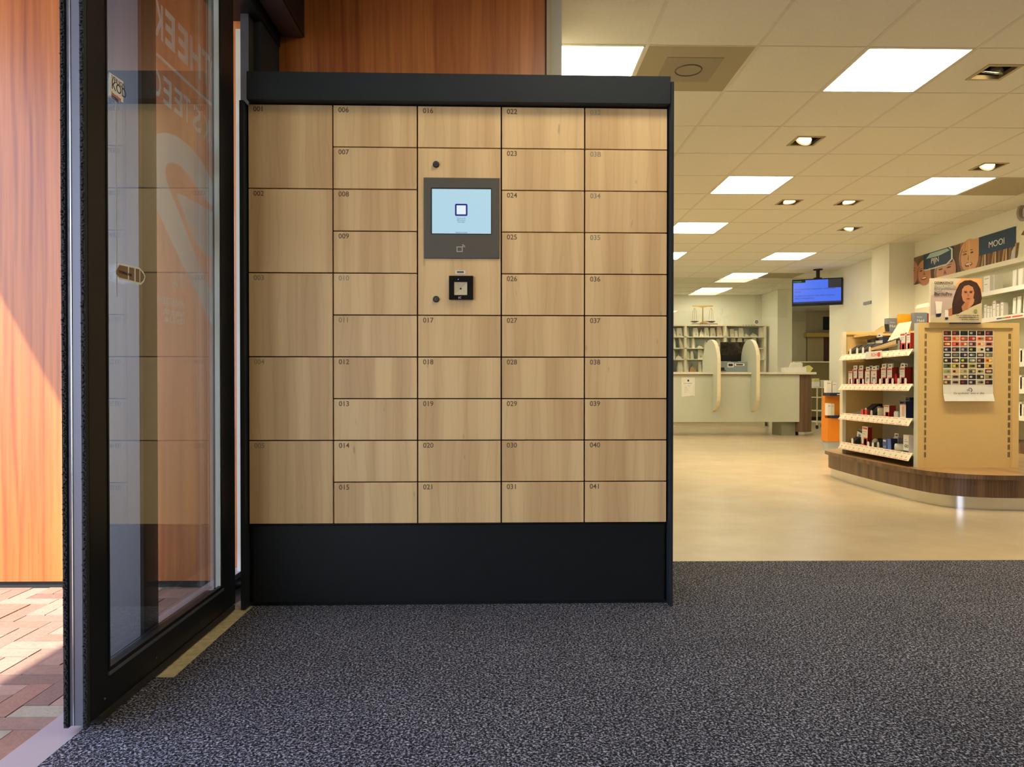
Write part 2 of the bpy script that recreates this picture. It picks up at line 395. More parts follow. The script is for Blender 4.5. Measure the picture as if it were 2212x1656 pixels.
struct(MB().box(-1.6, 8.8, -4, 18, H+.16, H+.3).build('ceiling_slab', M_BLACKM))
br = MB()
for i in range(-3, 14):
    x = GX+.6*i; yb = -3 if x < XR else 11.5
    br.box(x-.010, x+.010, yb, 17.6, H-.002, H+.001)
for j in range(-11, 24):
    y = GY+.6*j
    br.box(-.95, XR if y < 11.5 else 8.2, y-.004, y+.004, H-.0025, H+.001)
struct(br.build('trim_ceiling_grid', M_BAR))

lab = {'first': 'square ceiling light panel above the right half of the lockers, partly behind cream wall edge',
 'a': 'large square ceiling light panel at the top right, beside the round downlight', 'b': 'square ceiling light panel just past the second small downlight from the front',
 'c': 'square ceiling light panel beside the brown ceiling vent near the right wall', 'd': 'ceiling light panel at the locker edge, larger of two cut off',
 'e': 'ceiling light panel almost hidden by the locker edge, smaller of two cut off', 'f': 'square ceiling light panel in the right column, between downlights and hanging television',
 'g': 'square ceiling light panel beside the vent nearest the hanging television', 'h': 'farthest square ceiling light panel, in front of the rear wall'}
for (i, j), k in LIGHTS.items():
    x, y = cell(i, j)
    l = lab.get(k, 'square ceiling light panel added out of view for lighting, grid cell %d across, %d along' % (i+5, j+14))
    e = empty('ceiling_light', (x+.3, y+.3, H), l, 'light', 'square light panels in the ceiling')
    localize(MB().box(x+.018, x+.582, y+.018, y+.582, H-.001, H+.02, M_PANEL).build('diffuser'), e)
    localize(MB().box(x+.010, x+.018, y+.004, y+.596, H-.002, H+.02).box(x+.582, x+.590, y+.004, y+.596, H-.002, H+.02)
             .box(x+.01, x+.59, y+.004, y+.018, H-.002, H+.02).box(x+.01, x+.59, y+.582, y+.596, H-.002, H+.02).build('frame', M_WHITE), e)
M_VENT = mat('vent_perforated', (.38, .33, .22), .6, noise=.3, nscale=400); M_VENT2 = mat('vent_plate', (.30, .26, .19), .6)
vl = ['perforated square ceiling vent with a round centre, above the locker corner', 'plain brown ceiling vent at the right edge of the photo', 'brown ceiling vent above the hanging television']
for (i, j), l in zip(VENTS, vl):
    x, y = cell(i, j)
    e = empty('ceiling_vent', (x+.3, y+.3, H), l, 'vent', 'square ceiling vents')
    localize(MB().box(x+.01, x+.59, y+.004, y+.596, H-.001, H+.02, M_VENT).build('perforated_plate'), e)
    if j == 0:
        localize(MB().box(x+.14, x+.46, y+.14, y+.46, H-.003, H-.001, M_VENT2).build('inner_plate'), e)
        b = MB(); n = 32
        for k in range(n):
            a, c_ = 2*PI*k/n, 2*PI*(k+1)/n
            b.cyl((x+.3+.075*math.cos(a), y+.3+.075*math.sin(a), H-.004), (x+.3+.075*math.cos(c_), y+.3+.075*math.sin(c_), H-.004), .004, None, None, 6)
        localize(b.build('ring', mat('vent_ring', (.12, .10, .07), .6)), e)
M_LAMP = mat('lamp_glow', (1, 1, 1), .5, emit=(1, .80, .42), es=2.2)
M_REFL = mat('lamp_rim', (.45, .42, .38), .25, .9)
DL = {(3, 0): ('large square recessed downlight at the upper right, tipped toward the shelves', -1), (2, 2): ('square recessed downlight nearest the locker edge, tilted right', 1),
      (5, 3): ('square recessed downlight beside the right ceiling light, lamp hanging tilted out', 1), (3, 5): ('left of the two level square downlights in mid ceiling', 0),
      (4, 5): ('right of the two level square downlights in mid ceiling', 0), (5, 7): ('square recessed downlight farthest back, lamp tilted to the right', 1)}
for (i, j) in DOWN:
    x, y = cell(i, j); cx, cy = x+.3, y+.3
    l, tl = DL.get((i, j), ('square recessed downlight outside the frame, grid cell %d by %d' % (i+5, j+14), 0))
    e = empty('recessed_downlight', (cx, cy, H), l, 'downlight', 'square recessed downlights')
    b = MB(); s_, t_ = .105, .085
    for (a, b_, c_, d) in ((-s_, s_, -s_, -t_), (-s_, s_, t_, s_), (-s_, -t_, -t_, t_), (t_, s_, -t_, t_)):
        b.box(cx+a, cx+b_, cy+c_, cy+d, H-.004, H+.02)
    localize(b.build('frame', mat('bronze_trim', (.42, .34, .20), .35, .5)), e)
    b = MB()
    for (a, b_, c_, d) in ((-.094, -.088, -.094, .094), (.088, .094, -.094, .094), (-.094, .094, -.094, -.088), (-.094, .094, .088, .094)):
        b.box(cx+a, cx+b_, cy+c_, cy+d, H+.005, H+.12)
    b.box(cx-.094, cx+.094, cy-.094, cy+.094, H+.12, H+.125)
    localize(b.build('housing', M_BLACKM), e)
    ax = Vector({-1: (-.15, .40, -1), 0: (0, -.25, -1), 1: (-.55, -.30, -1)}[tl]).normalized()
    c0 = Vector((cx, cy, H+.045)); p1 = c0+ax*.045
    localize(MB().cyl(c0-ax*.03, p1, .045, .062, M_REFL, 24, cap=False).build('lamp_ring', None, recalc=False), e)
    localize(MB().cyl(p1-ax*.012, p1-ax*.008, .056, .056, M_LAMP, 24).build('bulb'), e)
    sp = bpy.data.lights.new('downlight_beam', 'SPOT'); sp.energy = 75; sp.color = (1, .74, .40); sp.spot_size = math.radians(85); sp.spot_blend = .7; sp.shadow_soft_size = .03
    so_ = bpy.data.objects.new('downlight_beam', sp); C.objects.link(so_); so_.parent = e
    aim = {-1: (.10, .75, -1), 0: (0, -.1, -1), 1: (.5, .25, -1)}[tl]
    so_.location = (p1-Vector((cx, cy, H)))+Vector((0, 0, -.03)); so_.rotation_euler = (-Vector(aim)).to_track_quat('Z', 'Y').to_euler()

# ------------------------------------------------------------------ sliding door leaf and side window
X0, X1, Y0, Y1, ZT = -1.002, -.946, 1.683, 2.600, 2.30
dr = bpy.data.objects.new('door_1', None); C.objects.link(dr); dr.location = ((X0+X1)/2, (Y0+Y1)/2, 0); struct(dr)
gy0, gy1, gz0 = at(236, 1446, X=X1).y, at(479, 900, X=X1).y, at(236, 1446, X=X1).z
b = MB()
b.box(X0, X1, Y0, gy0, .02, ZT, M_BLACK).box(-.974, X1, gy1, Y1, .02, ZT, M_BLACK).box(X0, -.974, gy1+.07, Y1, .02, ZT, M_BLACK).box(X0, X1, gy0, gy1, .02, gz0-.01, M_BLACK).box(X0, X1, gy0, gy1, 2.2, ZT, M_BLACK)
localize(b.build('door_frame'), dr)
localize(MB().box(X0+.012, X1-.014, Y0-.006, Y0+.002, .015, ZT, M_ALU).box(X0+.012+.008, X0+.012+.010, Y0-.008, Y0-.005, .015, ZT, M_STEEL).build('edge_profile'), dr)
# brush seals: many short bristles
for xs in (X0+.006, X1-.006):
    b = MB(); b.box(xs-.005, xs+.005, Y0-.012, Y0+.001, .012, ZT, M_BLACKM)
    for k in range(1000):
        z = .015+(2.2-.015)*k/1000+random.uniform(-.002, .002); dx = random.uniform(-.006, .006)
        b.box(xs+dx*.5-.0007, xs+dx*.5+.0007+.001, Y0-.014-random.uniform(0, .003), Y0-.008, z, z+.0028, M_BLACKM)
    localize(b.build('brush_seal'), dr)
localize(MB().box(X1-.004, X1+.004, gy0-.006, gy1+.006, gz0-.012, gz0-.004, M_ALU).box(X1-.012, X1+.001, gy0, gy1-.005, gz0-.004, gz0+.006, M_BLACK)
         .box(X1-.004, X1+.002, gy0-.004, gy0+.002, gz0, 2.2, M_BLACK).build('glazing_bead'), dr)
localize(MB().box(-.967, -.951, gy1-.004, gy1, gz0, 2.2, mat('pale_spacer', (.60, .62, .58), .4)).build('glass_spacer'), dr)
localize(MB().box(-.972, -.968, gy0, gy1, gz0-.005, 2.2).build('glass_pane', G_DOOR), dr)
localize(MB().box(-.990, -.986, gy0, gy1+.06, gz0-.005, 2.2).build('glass_pane', G_DOOR), dr)
localize(MB().box(X0+.01, X1+.006, Y0+.03, Y1-.02, .004, .02, M_BLACKM).build('floor_guide'), dr)
b = MB()
for yy in (1.74, 2.0, 2.3): b.cyl((X1-.001, yy, .05), (X1+.002, yy, .05), .003, None, None, 8)
localize(b.build('screw', M_STEEL), dr)
XG = -.9675
# stickers on the inner glass face
def onx(px, py, X): return at(px, py, X=X)
st = empty_s = None
p = [onx(236, 156, XG), onx(266, 176, XG), onx(266, 222, XG), onx(236, 206, XG)]
stk = localize(MB().prism(p, (.0006, 0, 0), M_WHITE).build('sticker'), dr)
stk['label'] = 'small white security sticker with black print'
yu = Vector((0, 1, 0))
def xtext(body, px, py, size, m, parent, X=XG+.001, flip=False, align='LEFT', name='lettering', sx=1.0):
    c_ = onx(px, py, X)
    M = frame_m(c_, (0, -1, 0) if flip else (0, 1, 0), (0, 0, 1))
    return text(name, body, size, m, M, parent, .0002, align, sx=sx)
xtext('VEILIGD', 241, 172, .018, M_BLACKM, dr); xtext('KOD', 241, 190, .032, M_BLACKM, dr); xtext('bewaking', 241, 203, .012, M_RED, dr)
for yy in (207, 211): xtext('beveiliging', 241, yy, .008, M_BLACKM, dr)
oct_ = [(248, 586), (256, 571), (303, 580), (312, 592), (312, 603), (303, 614), (256, 605), (248, 592)]
pill = [onx(a, b_, XG) for a, b_ in ((247, 584), (256, 568), (300, 577), (309, 586), (314, 597), (311, 608), (304, 615), (256, 603))]
localize(MB().prism(pill, (.0004, 0, 0), M_WHITE).build('sticker'), dr)
b = MB()
for q in (((251, 585), (258, 572), (276, 576), (276, 603), (258, 599), (251, 592)), ((279, 577), (290, 579), (290, 607), (279, 604)), ((293, 580), (301, 581.5), (301, 610), (293, 608)), ((303, 583), (310, 592), (312, 598), (309, 606), (303, 611))):
    b.prism([onx(a, c_, XG+.0005) for a, c_ in q], (.0004, 0, 0), mat('sticker_brown', (.22, .14, .08), .5))
localize(b.build('sticker_print'), dr)
xtext('DORMAKABA', 257, 589, .0105, M_BLACKM, dr, X=XG+.0012)
localize(MB().box(-.9676, -.967, onx(250, 400, XG).y, onx(252.5, 400, XG).y, onx(250, 640, XG).z, onx(250, 218, XG).z, mat('seam_grey', (.5, .5, .5), .5)).build('glass_seam'), dr)

# fixed side window behind the leaf
XF = -1.062
win = bpy.data.objects.new('window_1', None); C.objects.link(win); win.location = (XF, 2.5, 0); struct(win)
ya = 2.06
b = MB()
xi = at(301, 800, Y=ya).x; ye = at(340, 800, X=xi).y
localize(MB().box(xi-.10, xi, ya, ya+.02, 0, 2.26, M_ALU).box(xi-.10, xi, ya+.02, ye, 0, 2.26, M_BLACK).build('window_frame'), win)  # black inner face paints in the shadow side of the stile
yg0, yg1 = ye, WY-.003
localize(MB().box(XF-.03, XF+.03, yg0, WY-.01, 0, .045, M_DARKALU).box(XF-.02, XF+.04, yg0, yg1, .045, .066, mat('pale_aluminium', (.55, .58, .62), .35, .5)).build('bottom_rail'), win)
localize(MB().box(-1.036, -1.017, WY-.06, WY-.002, .066, 2.2, mat('pale_jamb', (.75, .72, .62), .45)).box(-1.017, -.985, WY-.06, WY-.002, 0, 2.26, M_DARKALU).build('jamb'), win)
localize(MB().box(XF-.004, XF, yg0, yg1, .14, 2.2).build('glass_pane', G_THIN), win)
XL = XF-.0045
def lt(body, px, py, size, sx=1.0, m=M_FROST):  # lettering reads from outside: right vector runs toward -y
    c_ = at(px, py, X=XL)
    return text('lettering', body, size, m, frame_m(c_, (0, -1, 0), (0, 0, 1)), win, .0002, 'LEFT', sx=sx)
def zfit(px, ytop, ybot): return (at(px, ytop, X=XL).z-at(px, ybot, X=XL).z)
def letter(ch, pxl, pxr, pyb, pyt, off=.004):
    # ch stands between image columns pxl (its reading-left edge, farther away) and pxr, foot at pyb on pxl
    c_ = at(pxl, pyb, X=XL); c2 = at(pxr, pyb, X=XL); cap = c_.z and (at(pxl, pyt, X=XL).z-c_.z)
    o = text('lettering', ch, cap/.70, M_FROST, frame_m(c_, (0, -1, 0), (0, 0, 1)), win, .0002, 'LEFT', off=off)
    w0 = max(v.co.y for v in o.data.vertices)-min(v.co.y for v in o.data.vertices); ymx = c_.y; k_ = (c_.y-c2.y)/w0; yv = max(v.co.y for v in o.data.vertices)
    for v in o.data.vertices: v.co.y = ymx-(yv-v.co.y)*k_
    return o
for ch, a_, c2_, pb, pt in (('P', 478, 465, 214, 150), ('O', 466, 454, 202, 138), ('T', 453, 437, 188, 122), ('H', 434, 411, 170, 101), ('E', 406, 385, 141, 72), ('E', 378, 357, 113, 42), ('K', 352, 334, 88, 16)):
    letter(ch, a_, c2_, pb, pt)
for ch, a_, c2_, pb, pt in (('A', 470, 456, 326, 278), ('K', 453, 438, 309, 260), ('S', 434, 417, 290, 238), ('T', 411, 397, 269, 215), ('E', 394, 377, 254, 202), ('E', 371, 353, 236, 179), ('G', 348, 330, 214, 158)):
    letter(ch, a_, c2_, pb, pt, .002)
lp = [at(x, y, X=XL) for x, y in ((463, 228), (463, 235), (330, 112), (330, 105))]
localize(MB().prism(lp, (-.0004, 0, 0), M_FROST).build('lettering_rule'), win)
band = [(330, 291), (355, 286), (370, 289), (385, 296), (400, 307), (415, 321), (430, 340), (442, 358), (455, 385), (466, 425), (466, 447),
        (453, 440), (440, 426), (423, 399), (406, 375), (395, 363), (385, 355), (369, 351), (361, 355), (358, 362), (358, 374), (360, 389), (372, 423), (389, 463), (406, 507), (426, 560), (444, 600), (466, 648),
        (466, 718), (440, 664), (400, 583), (360, 498), (330, 434)]
localize(MB().prism([at(x, y, X=XL) for x, y in band], (-.0004, 0, 0), M_FROST).build('logo_swoosh'), win)
blade = [(382, 416), (394, 421), (406, 427), (436, 444), (466, 463), (466, 556), (450, 551), (438, 541), (426, 527), (415, 507), (406, 484), (398, 460), (389, 437)]
localize(MB().prism([at(x, y, X=XL) for x, y in blade], (-.0004, 0, 0), M_FROST).build('logo_blade'), win)
for body, px, py, s_ in (('Apotheker', 403, 605, .032), ('dr. S. Goei', 401, 624, .034), ('OPENINGSTIJDEN', 399, 667, .036), ('Maandag t/m vrijdag', 399, 686, .032), ('8.00 tot 17.30 uur', 399, 702, .032)):
    lt(body, px, py, s_, .62, M_FROST)

# ------------------------------------------------------------------ the parcel locker
LO = Vector((-.9014, 2.614, 0)); LA = .0101
lk = empty('parcel_locker', LO, 'tall black parcel locker wall with maple doors and a touchscreen, on the carpet', 'locker', rz=LA)
ex, ey = Vector((math.cos(LA), math.sin(LA), 0)), Vector((-math.sin(LA), math.cos(LA), 0))
def lkp(px, py, dy=0.0):
    d = ray(px, py); o_ = LO+ey*dy; t = (o_-CAM).dot(ey)/d.dot(ey); q = CAM+d*t-LO
    return q.dot(ex), q.z
W5, ZB, Zt = 1.5152, .2998, 1.8088
cw, rh = W5/5, (Zt-ZB)/10
hx0, hz1 = lkp(532, 153, -.035); hx1, _ = lkp(1449, 170, -.035); _, hz0 = lkp(532, 214, -.035)
MB().box(.0, W5, .022, .46, .02, 1.86).build('carcass', M_BLACK, lk)
MB().box(hx0, hx1, -.035, .46, hz0, hz1, bev=.002).build('header', M_CHAR, lk)
MB().box(.012, W5-.006, .012, .04, .012, ZB-.008, bev=.001).box(0.0, W5, .018, .04, .0, .013, M_BLACK).build('plinth', M_CHAR, lk)
rx1, rz1 = lkp(1456.5, 176, -.03)
MB().box(-.020, -.004, -.03, .47, .0, hz0-.001, bev=.0015).build('side_panel', M_CHAR, lk)
MB().box(W5+.004, rx1, -.03, .47, .0, rz1, bev=.0015).build('side_panel', M_CHAR, lk)
M_NUM = {0: mat('number_dark', (.17, .105, .055), .7), 1: mat('number_faded', (.33, .27, .17), .7), 2: mat('number_faint', (.42, .34, .2), .7)}
M_LIP = mat('maple_edge', (.72, .60, .44), .5)
def ldoor(c, r0, r1, num, fade=0, name='door'):
    x0, x1 = c*cw+.0025, (c+1)*cw-.0025; z1, z0 = Zt-r0*rh-.002, Zt-r1*rh+.002
    zc = (z0+z1)/2; xc_ = (x0+x1)/2
    o = MB().box(x0-xc_, x1-xc_, 0, .019, z0-zc, z1-zc, bev=.0008).build(name, M_MAPLE, lk, loc=(xc_, 0, zc))
    if num: text('door_number', num, .0255, M_NUM[fade], off=.0003, M=frame_m((x0-xc_+.017, -.0003, z1-zc-.0245), (1, 0, 0), (0, 0, 1)), parent=o, depth=.0002, keep=False)
    return o
for k in range(5): ldoor(0, 2*k, 2*k+2, '%03d' % (k+1), {2: 1, 3: 2, 4: 1}.get(k, 0))
for k in range(10): ldoor(1, k, k+1, '%03d' % (k+6), {4: 2, 5: 1}.get(k, 0))
ldoor(2, 0, 1, '016'); 
for k in range(5): ldoor(2, 5+k, 6+k, '%03d' % (17+k))
for k in range(10): ldoor(3, k, k+1, '%03d' % (22+k))
ldoor(4, 0, 1, '032', 2); ldoor(4, 1, 2, '03B', 1)
for k in range(8): ldoor(4, 2+k, 3+k, '%03d' % (34+k), 1 if k < 2 else 0)
cpn = ldoor(2, 1, 5, None, name='control_panel')
def lbox(px0, py0, px1, py1, y0, y1, m, name, bev=0, par=lk):
    x0, z1 = lkp(px0, py0); x1, z0 = lkp(px1, py1)
    return MB().box(x0, x1, y0, y1, z0, z1, bev=bev).build(name, m, par)
M_BEZ = mat('bezel_grey_brown', (.115, .10, .078), .45, .3)
bz = lbox(915.5, 384, 1079, 559, -.006, .001, M_BEZ, 'screen_bezel', .0015)
lbox(931, 406, 1062, 507, -.0068, -.005, M_BLACKM, 'screen_gasket')
M_SCR = mat('screen_glow', (.02, .02, .02), .2, emit=srgb(176, 212, 228), es=1.0)
scr = lbox(933.5, 409, 1060.5, 505.5, -.0074, -.006, M_SCR, 'touchscreen')
x0, z1 = lkp(983, 441); x1, z0 = lkp(1010, 467.5)
def rrect(x0, x1, z0, z1, r, n=5):
    P = []
    for (cx, cz, a0) in ((x1-r, z1-r, 0), (x0+r, z1-r, 90), (x0+r, z0+r, 180), (x1-r, z0+r, 270)):
        for k in range(n+1):
            a = math.radians(a0+90*k/n); P.append((cx+r*math.cos(a), cz+r*math.sin(a)))
    return P
def lplate(P, y, t, m, name, par=lk): return MB().prism([(a, y, c_) for a, c_ in P], (0, -t, 0), m).build(name, None, par)
M_SNAVY = mat('screen_navy', (.01, .01, .02), .3, emit=(.012, .012, .22), es=1.0)
M_SPALE = mat('screen_pale', (.02, .02, .02), .3, emit=(.75, .85, .95), es=1.0)
lplate(rrect(x0, x1, z0, z1, .005), -.0074, .0003, M_SNAVY, 'screen_icon')
lplate(rrect(x0+.006, x1-.006, z0+.006, z1-.006, .001), -.0077, .0002, M_SPALE, 'screen_icon_field')
for body, py in (('Druk op de', 473.5), ('QR-scanner', 477.5), ('hieronder', 481.5)):
    x, z = lkp(996.5, py); text('screen_text', body, .0065, M_SNAVY, frame_m((x, -.0076, z), (1, 0, 0), (0, 0, 1)), lk, .0001, 'CENTER', keep=False)
x, z = lkp(997, 504.5); text('screen_text', 'MEDILOCKERS', .0065, M_SNAVY, frame_m((x, -.0076, z), (1, 0, 0), (0, 0, 1)), lk, .0001, 'CENTER', keep=False)
# contactless icon: small screen outline with two arcs
M_ICON = mat('icon_pale', (.55, .50, .40), .5)
b = MB(); x0, z1 = lkp(986.5, 533); x1, z0 = lkp(999.5, 544.5); t = .0028
for (a, c_, d, e) in ((x0, x1, z1-t, z1), (x0, x1, z0, z0+t), (x0, x0+t, z0, z1), (x1-t, x1, z0, z1)): b.box(a, c_, -.0066, -.0058, d, e)
cx, cz = lkp(998, 535)
for R_ in (.006, .0105):
    for k in range(7):
        a, c_ = math.radians(5+80*k/7), math.radians(5+80*(k+1)/7)
        b.prism([(cx+(R_-.0011)*math.cos(a), -.0060, cz+(R_-.0011)*math.sin(a)), (cx+(R_+.0011)*math.cos(a), -.0060, cz+(R_+.0011)*math.sin(a)),
                 (cx+(R_+.0011)*math.cos(c_), -.0060, cz+(R_+.0011)*math.sin(c_)), (cx+(R_-.0011)*math.cos(c_), -.0060, cz+(R_-.0011)*math.sin(c_))], (0, -.0006, 0))
b.build('card_icon', M_ICON, lk)
# label, scanner, locks
lb = lbox(984, 584, 1005, 591.5, -.0012, 0, M_WHITE, 'label_sticker', .0003)
lbox(987, 585.5, 1002, 589.5, -.0016, -.0011, M_BEZ, 'label_print')
M_SBK = mat('scanner_black', (.006, .006, .006), .15)
sn = lbox(970, 596, 1022.5, 648, -.008, 0, M_SBK, 'code_scanner', .003)
X0_, Z1_ = lkp(970.5, 596.5); X1_, Z0_ = lkp(1022, 647.5)
x0, z1 = lkp(981.5, 610); x1, z0 = lkp(1009.5, 638); y_ = -.0128
MB().box(X0_, x0, -.014, -.008, Z0_, Z1_).box(x1, X1_, -.014, -.008, Z0_, Z1_).box(x0, x1, -.014, -.008, Z0_, z0).box(x0, x1, -.014, -.008, z1, Z1_).build('scanner_rim', M_SBK, sn); xm, zm = (x0+x1)/2, (z0+z1)/2; M_SB = mat('scanner_window', (.62, .52, .32), .5)
b = MB()
for q in (((x0, z0), (x1, z0)), ((x1, z0), (x1, z1)), ((x1, z1), (x0, z1)), ((x0, z1), (x0, z0))):
    b.poly([(q[0][0], y_, q[0][1]), (q[1][0], y_, q[1][1]), (xm+(q[1][0]-xm)*.15, y_+.004, zm+(q[1][1]-zm)*.15), (xm+(q[0][0]-xm)*.15, y_+.004, zm+(q[0][1]-zm)*.15)])
b.poly([(xm+sx_*(x1-xm)*.15, y_+.004, zm+sz_*(z1-zm)*.15) for sx_, sz_ in ((-1, -1), (1, -1), (1, 1), (-1, 1))])
b.build('scanner_window', M_SB, lk)
lplate([(xm+.0035*math.cos(a*PI/6), zm+.0035*math.sin(a*PI/6)) for a in range(12)], -.0085, .0015, M_BLACKM, 'scanner_lens')
x, z = lkp(990, 645.5); text('scanner_mark', 'SC', .010, M_WHITE, frame_m((x, -.0143, z), (1, 0, 0), (0, 0, 1)), lk, .0002, 'LEFT', keep=False)
x, z = lkp(990, 604.5); MB().box(x-.001, x+.002, -.0148, -.014, z-.001, z+.001).build('scanner_led', mat('led_blue', (.1, .1, .3), .4, emit=(.25, .3, 1), es=1.5), lk)
for py in (355.5, 646):
    x, z = lkp(942, py)
    o = MB().cyl((x, 0, z), (x, -.010, z), .0118, .0105, M_BLACK, 28).build('lock', None, lk)
    MB().cyl((x, -.010, z), (x, -.0108, z), .0078, .0078, M_ALU, 24).cyl((x, -.0108, z), (x, -.0112, z), .006, .006, M_BLACKM, 24).build('lock_ring', None, o)
    MB().box(x-.0007, x+.0007, -.0118, -.011, z-.0035, z+.0035).box(x-.003, x-.002, -.0118, -.011, z-.002, z+.001).build('keyhole', M_BRASS if py > 500 else M_STEEL, o)

# ------------------------------------------------------------------ gondola on its boat-shaped plinth
PX0, PYF = 2.88, 4.566
def outline(off, z):
    """plan outline of the display island, grown outwards by off"""
    P = [(3.60, 4.562), (3.367, 4.567), (3.172, 4.58), (3.02, 4.64), (2.945, 4.72), (2.905, 4.82), (2.882, 5.0), (2.868, 5.25), (2.868, 5.5), (2.875, 5.8), (2.888, 6.05), (2.905, 6.25), (2.94, 6.36), (3.02, 6.43), (3.2, 6.46),
         (3.95, 6.46), (4.2, 6.40), (4.32, 6.2), (4.36, 5.7), (4.36, 5.3), (4.30, 4.9), (4.15, 4.66), (3.9, 4.57)]
    c_ = Vector((3.6, 5.5)); out = []
    n = len(P)
    for k in range(n):
        a, b_, d = Vector(P[k-1]), Vector(P[k]), Vector(P[(k+1) % n])
        t = (d-a).normalized(); nn = Vector((t.y, -t.x))
        if nn.dot(b_-c_) < 0: nn = -nn
        q = b_+nn*off; out.append((q.x, q.y, z))
    # smooth by corner cutting
    for _ in range(2):
        o2 = []
        for k in range(len(out)):
            a, b_ = Vector(out[k]), Vector(out[(k+1) % len(out)])
            o2 += [tuple(a*.75+b_*.25), tuple(a*.25+b_*.75)]
        out = o2
    return out
pl = empty('display_plinth', (3.6, 5.5, 0), 'low curved walnut plinth with steel kick strip, under the yellow shelf unit', 'plinth')
def smooth_sides(o):
    for f in o.data.polygons:
        if abs(f.normal.z) < .5: f.use_smooth = True
    caps = {k for f in o.data.polygons if not f.use_smooth for k in f.edge_keys}
    for e_ in o.data.edges: e_.use_edge_sharp = e_.key in caps
    return o
localize(smooth_sides(MB().prism(outline(0, 0), (0, 0, .082), M_STEEL).build('kick_strip')), pl)
localize(smooth_sides(MB().prism(outline(.02, .082), (0, 0, .118), M_WALNUT).build('fascia')), pl)
localize(smooth_sides(MB().prism(outline(.05, .2), (0, 0, .03), M_OAKTOP, M_WALNUT).build('top_board')), pl)

GX0, GX1, GYN, GYF, GZ0, GZ1 = 2.905, 3.615, 4.96, 6.11, .23, 1.237
gd = empty('shelf_unit', ((GX0+GX1)/2, (GYN+GYF)/2, GZ0), 'yellow and cream double-sided shelf unit standing on the curved walnut plinth', 'shelving')
b = MB()
b.box(GX0, GX0+.045, GYN, GYN+.05, GZ0, GZ1, M_YEL, faces={'-x': M_PUTTY}).box(GX1-.045, GX1, GYN, GYN+.05, GZ0, GZ1, M_YEL).box(GX0+.045, GX1-.045, GYN, GYN+.05, GZ1-.035, GZ1, M_YEL)
localize(b.build('end_frame'), gd)
localize(MB().box(GX0+.045, GX1-.045, GYN+.014, GYN+.03, GZ0, GZ1-.035, M_YEL).build('end_panel'), gd)
b = MB()
for xs in (GX0+.052, GX1-.066):
    z = GZ1-.075
    while z > GZ0+.06:
        b.box(xs, xs+.004, GYN+.012, GYN+.02, z-.036, z).box(xs+.009, xs+.013, GYN+.012, GYN+.02, z-.036, z)
        z -= .0515
localize(b.build('slot_strip', M_BLACKM), gd)
b = MB()
b.box(GX0, GX0+.03, GYF-.05, GYF, GZ0, GZ1+.02, M_CREAM).box(GX0+.03, 3.26, GYF-.03, GYF-.01, GZ0, GZ1+.02, M_YEL).box(GX0+.03, 3.26, GYF-.05, GYF-.01, GZ1-.005, GZ1+.02, M_YEL).box(3.26, GX1, GYF-.05, GYF, GZ0, GZ1+.02, M_YEL)
localize(b.build('far_frame'), gd)
M_BACK = mat('back_panel_cream', (.62, .58, .44), .6)
localize(MB().box(3.25, 3.28, GYN+.05, GYF-.05, GZ0, GZ1-.03, M_BACK).box(3.24, 3.25, GYN+.6, GYN+.63, GZ0, GZ1-.03, M_SHELFW).build('back_panel'), gd)
localize(MB().box(3.2, 3.34, GYN+.05, GYF-.05, GZ1-.03, GZ1-.012, M_YEL).build('cap_rail'), gd)
# shelves facing the aisle: board plus sloping price rail
LIPX = 2.868
SH = []
for (yl_b, yr_b, yl_t, yr_t) in ((778.4, 767.5, 764.5, 755), (842, 843.6, 829, 829), (905.8, 920, 892, 903), (969.3, 996, 955, 977.5)):
    zb = (at(1819, yl_b, X=LIPX).z+at(1963, yr_b, X=LIPX).z)/2; zt = (at(1825, yl_t, X=LIPX+.03).z+at(1964, yr_t, X=LIPX+.03).z)/2
    SH.append((zb, zt))
ys0, ys1 = GYN+.055, GYF-.055
for k, (zb, zt) in enumerate(SH):
    s_ = localize(MB().box(LIPX+.03, 3.25, ys0, ys1, zt-.018, zt-.003, M_SHELFW).build('shelf'), gd)
    rail = MB().prism([(LIPX, ys0-.005, zb), (LIPX+.003, ys0-.005, zb), (LIPX+.033, ys0-.005, zt), (LIPX+.03, ys0-.005, zt)], (0, ys1-ys0+.01, 0), M_SHELFW)
    r_ = rail.build('price_rail'); r_.parent = s_
    # red rules and small grey prices printed on the label strip
    b = MB(); y = ys0+.01; sl_ = Vector((.03, 0, zt-zb)); nrm = Vector((-(zt-zb), 0, .03)).normalized()
    def onr(yy, f): return Vector((LIPX, yy, zb))+sl_*f+nrm*.0006
    while y < ys1-.05:
        w_ = random.uniform(.05, .11)
        for (f0, f1, a, c_, m) in ((.82, .88, .1, .8, M_RED), (.08, .14, .15, .95, M_RED), (.3, .55, .55, .62, M_GREY), (.3, .5, .66, .70, M_GREY)):
            b.prism([onr(y+w_*a, f0), onr(y+w_*c_, f0), onr(y+w_*c_, f1), onr(y+w_*a, f1)], nrm*.0004, m)
        y += w_
    q = b.build('price_label'); q.parent = s_
    localize(MB().prism([(3.24, GYN+.615, zt-.02), (3.24, GYN+.615, zt-.10), (3.22, GYN+.615, zt-.10), (LIPX+.1, GYN+.615, zt-.03), (LIPX+.1, GYN+.615, zt-.02)], (0, .008, 0), M_SHELFW).build('bracket'), gd)

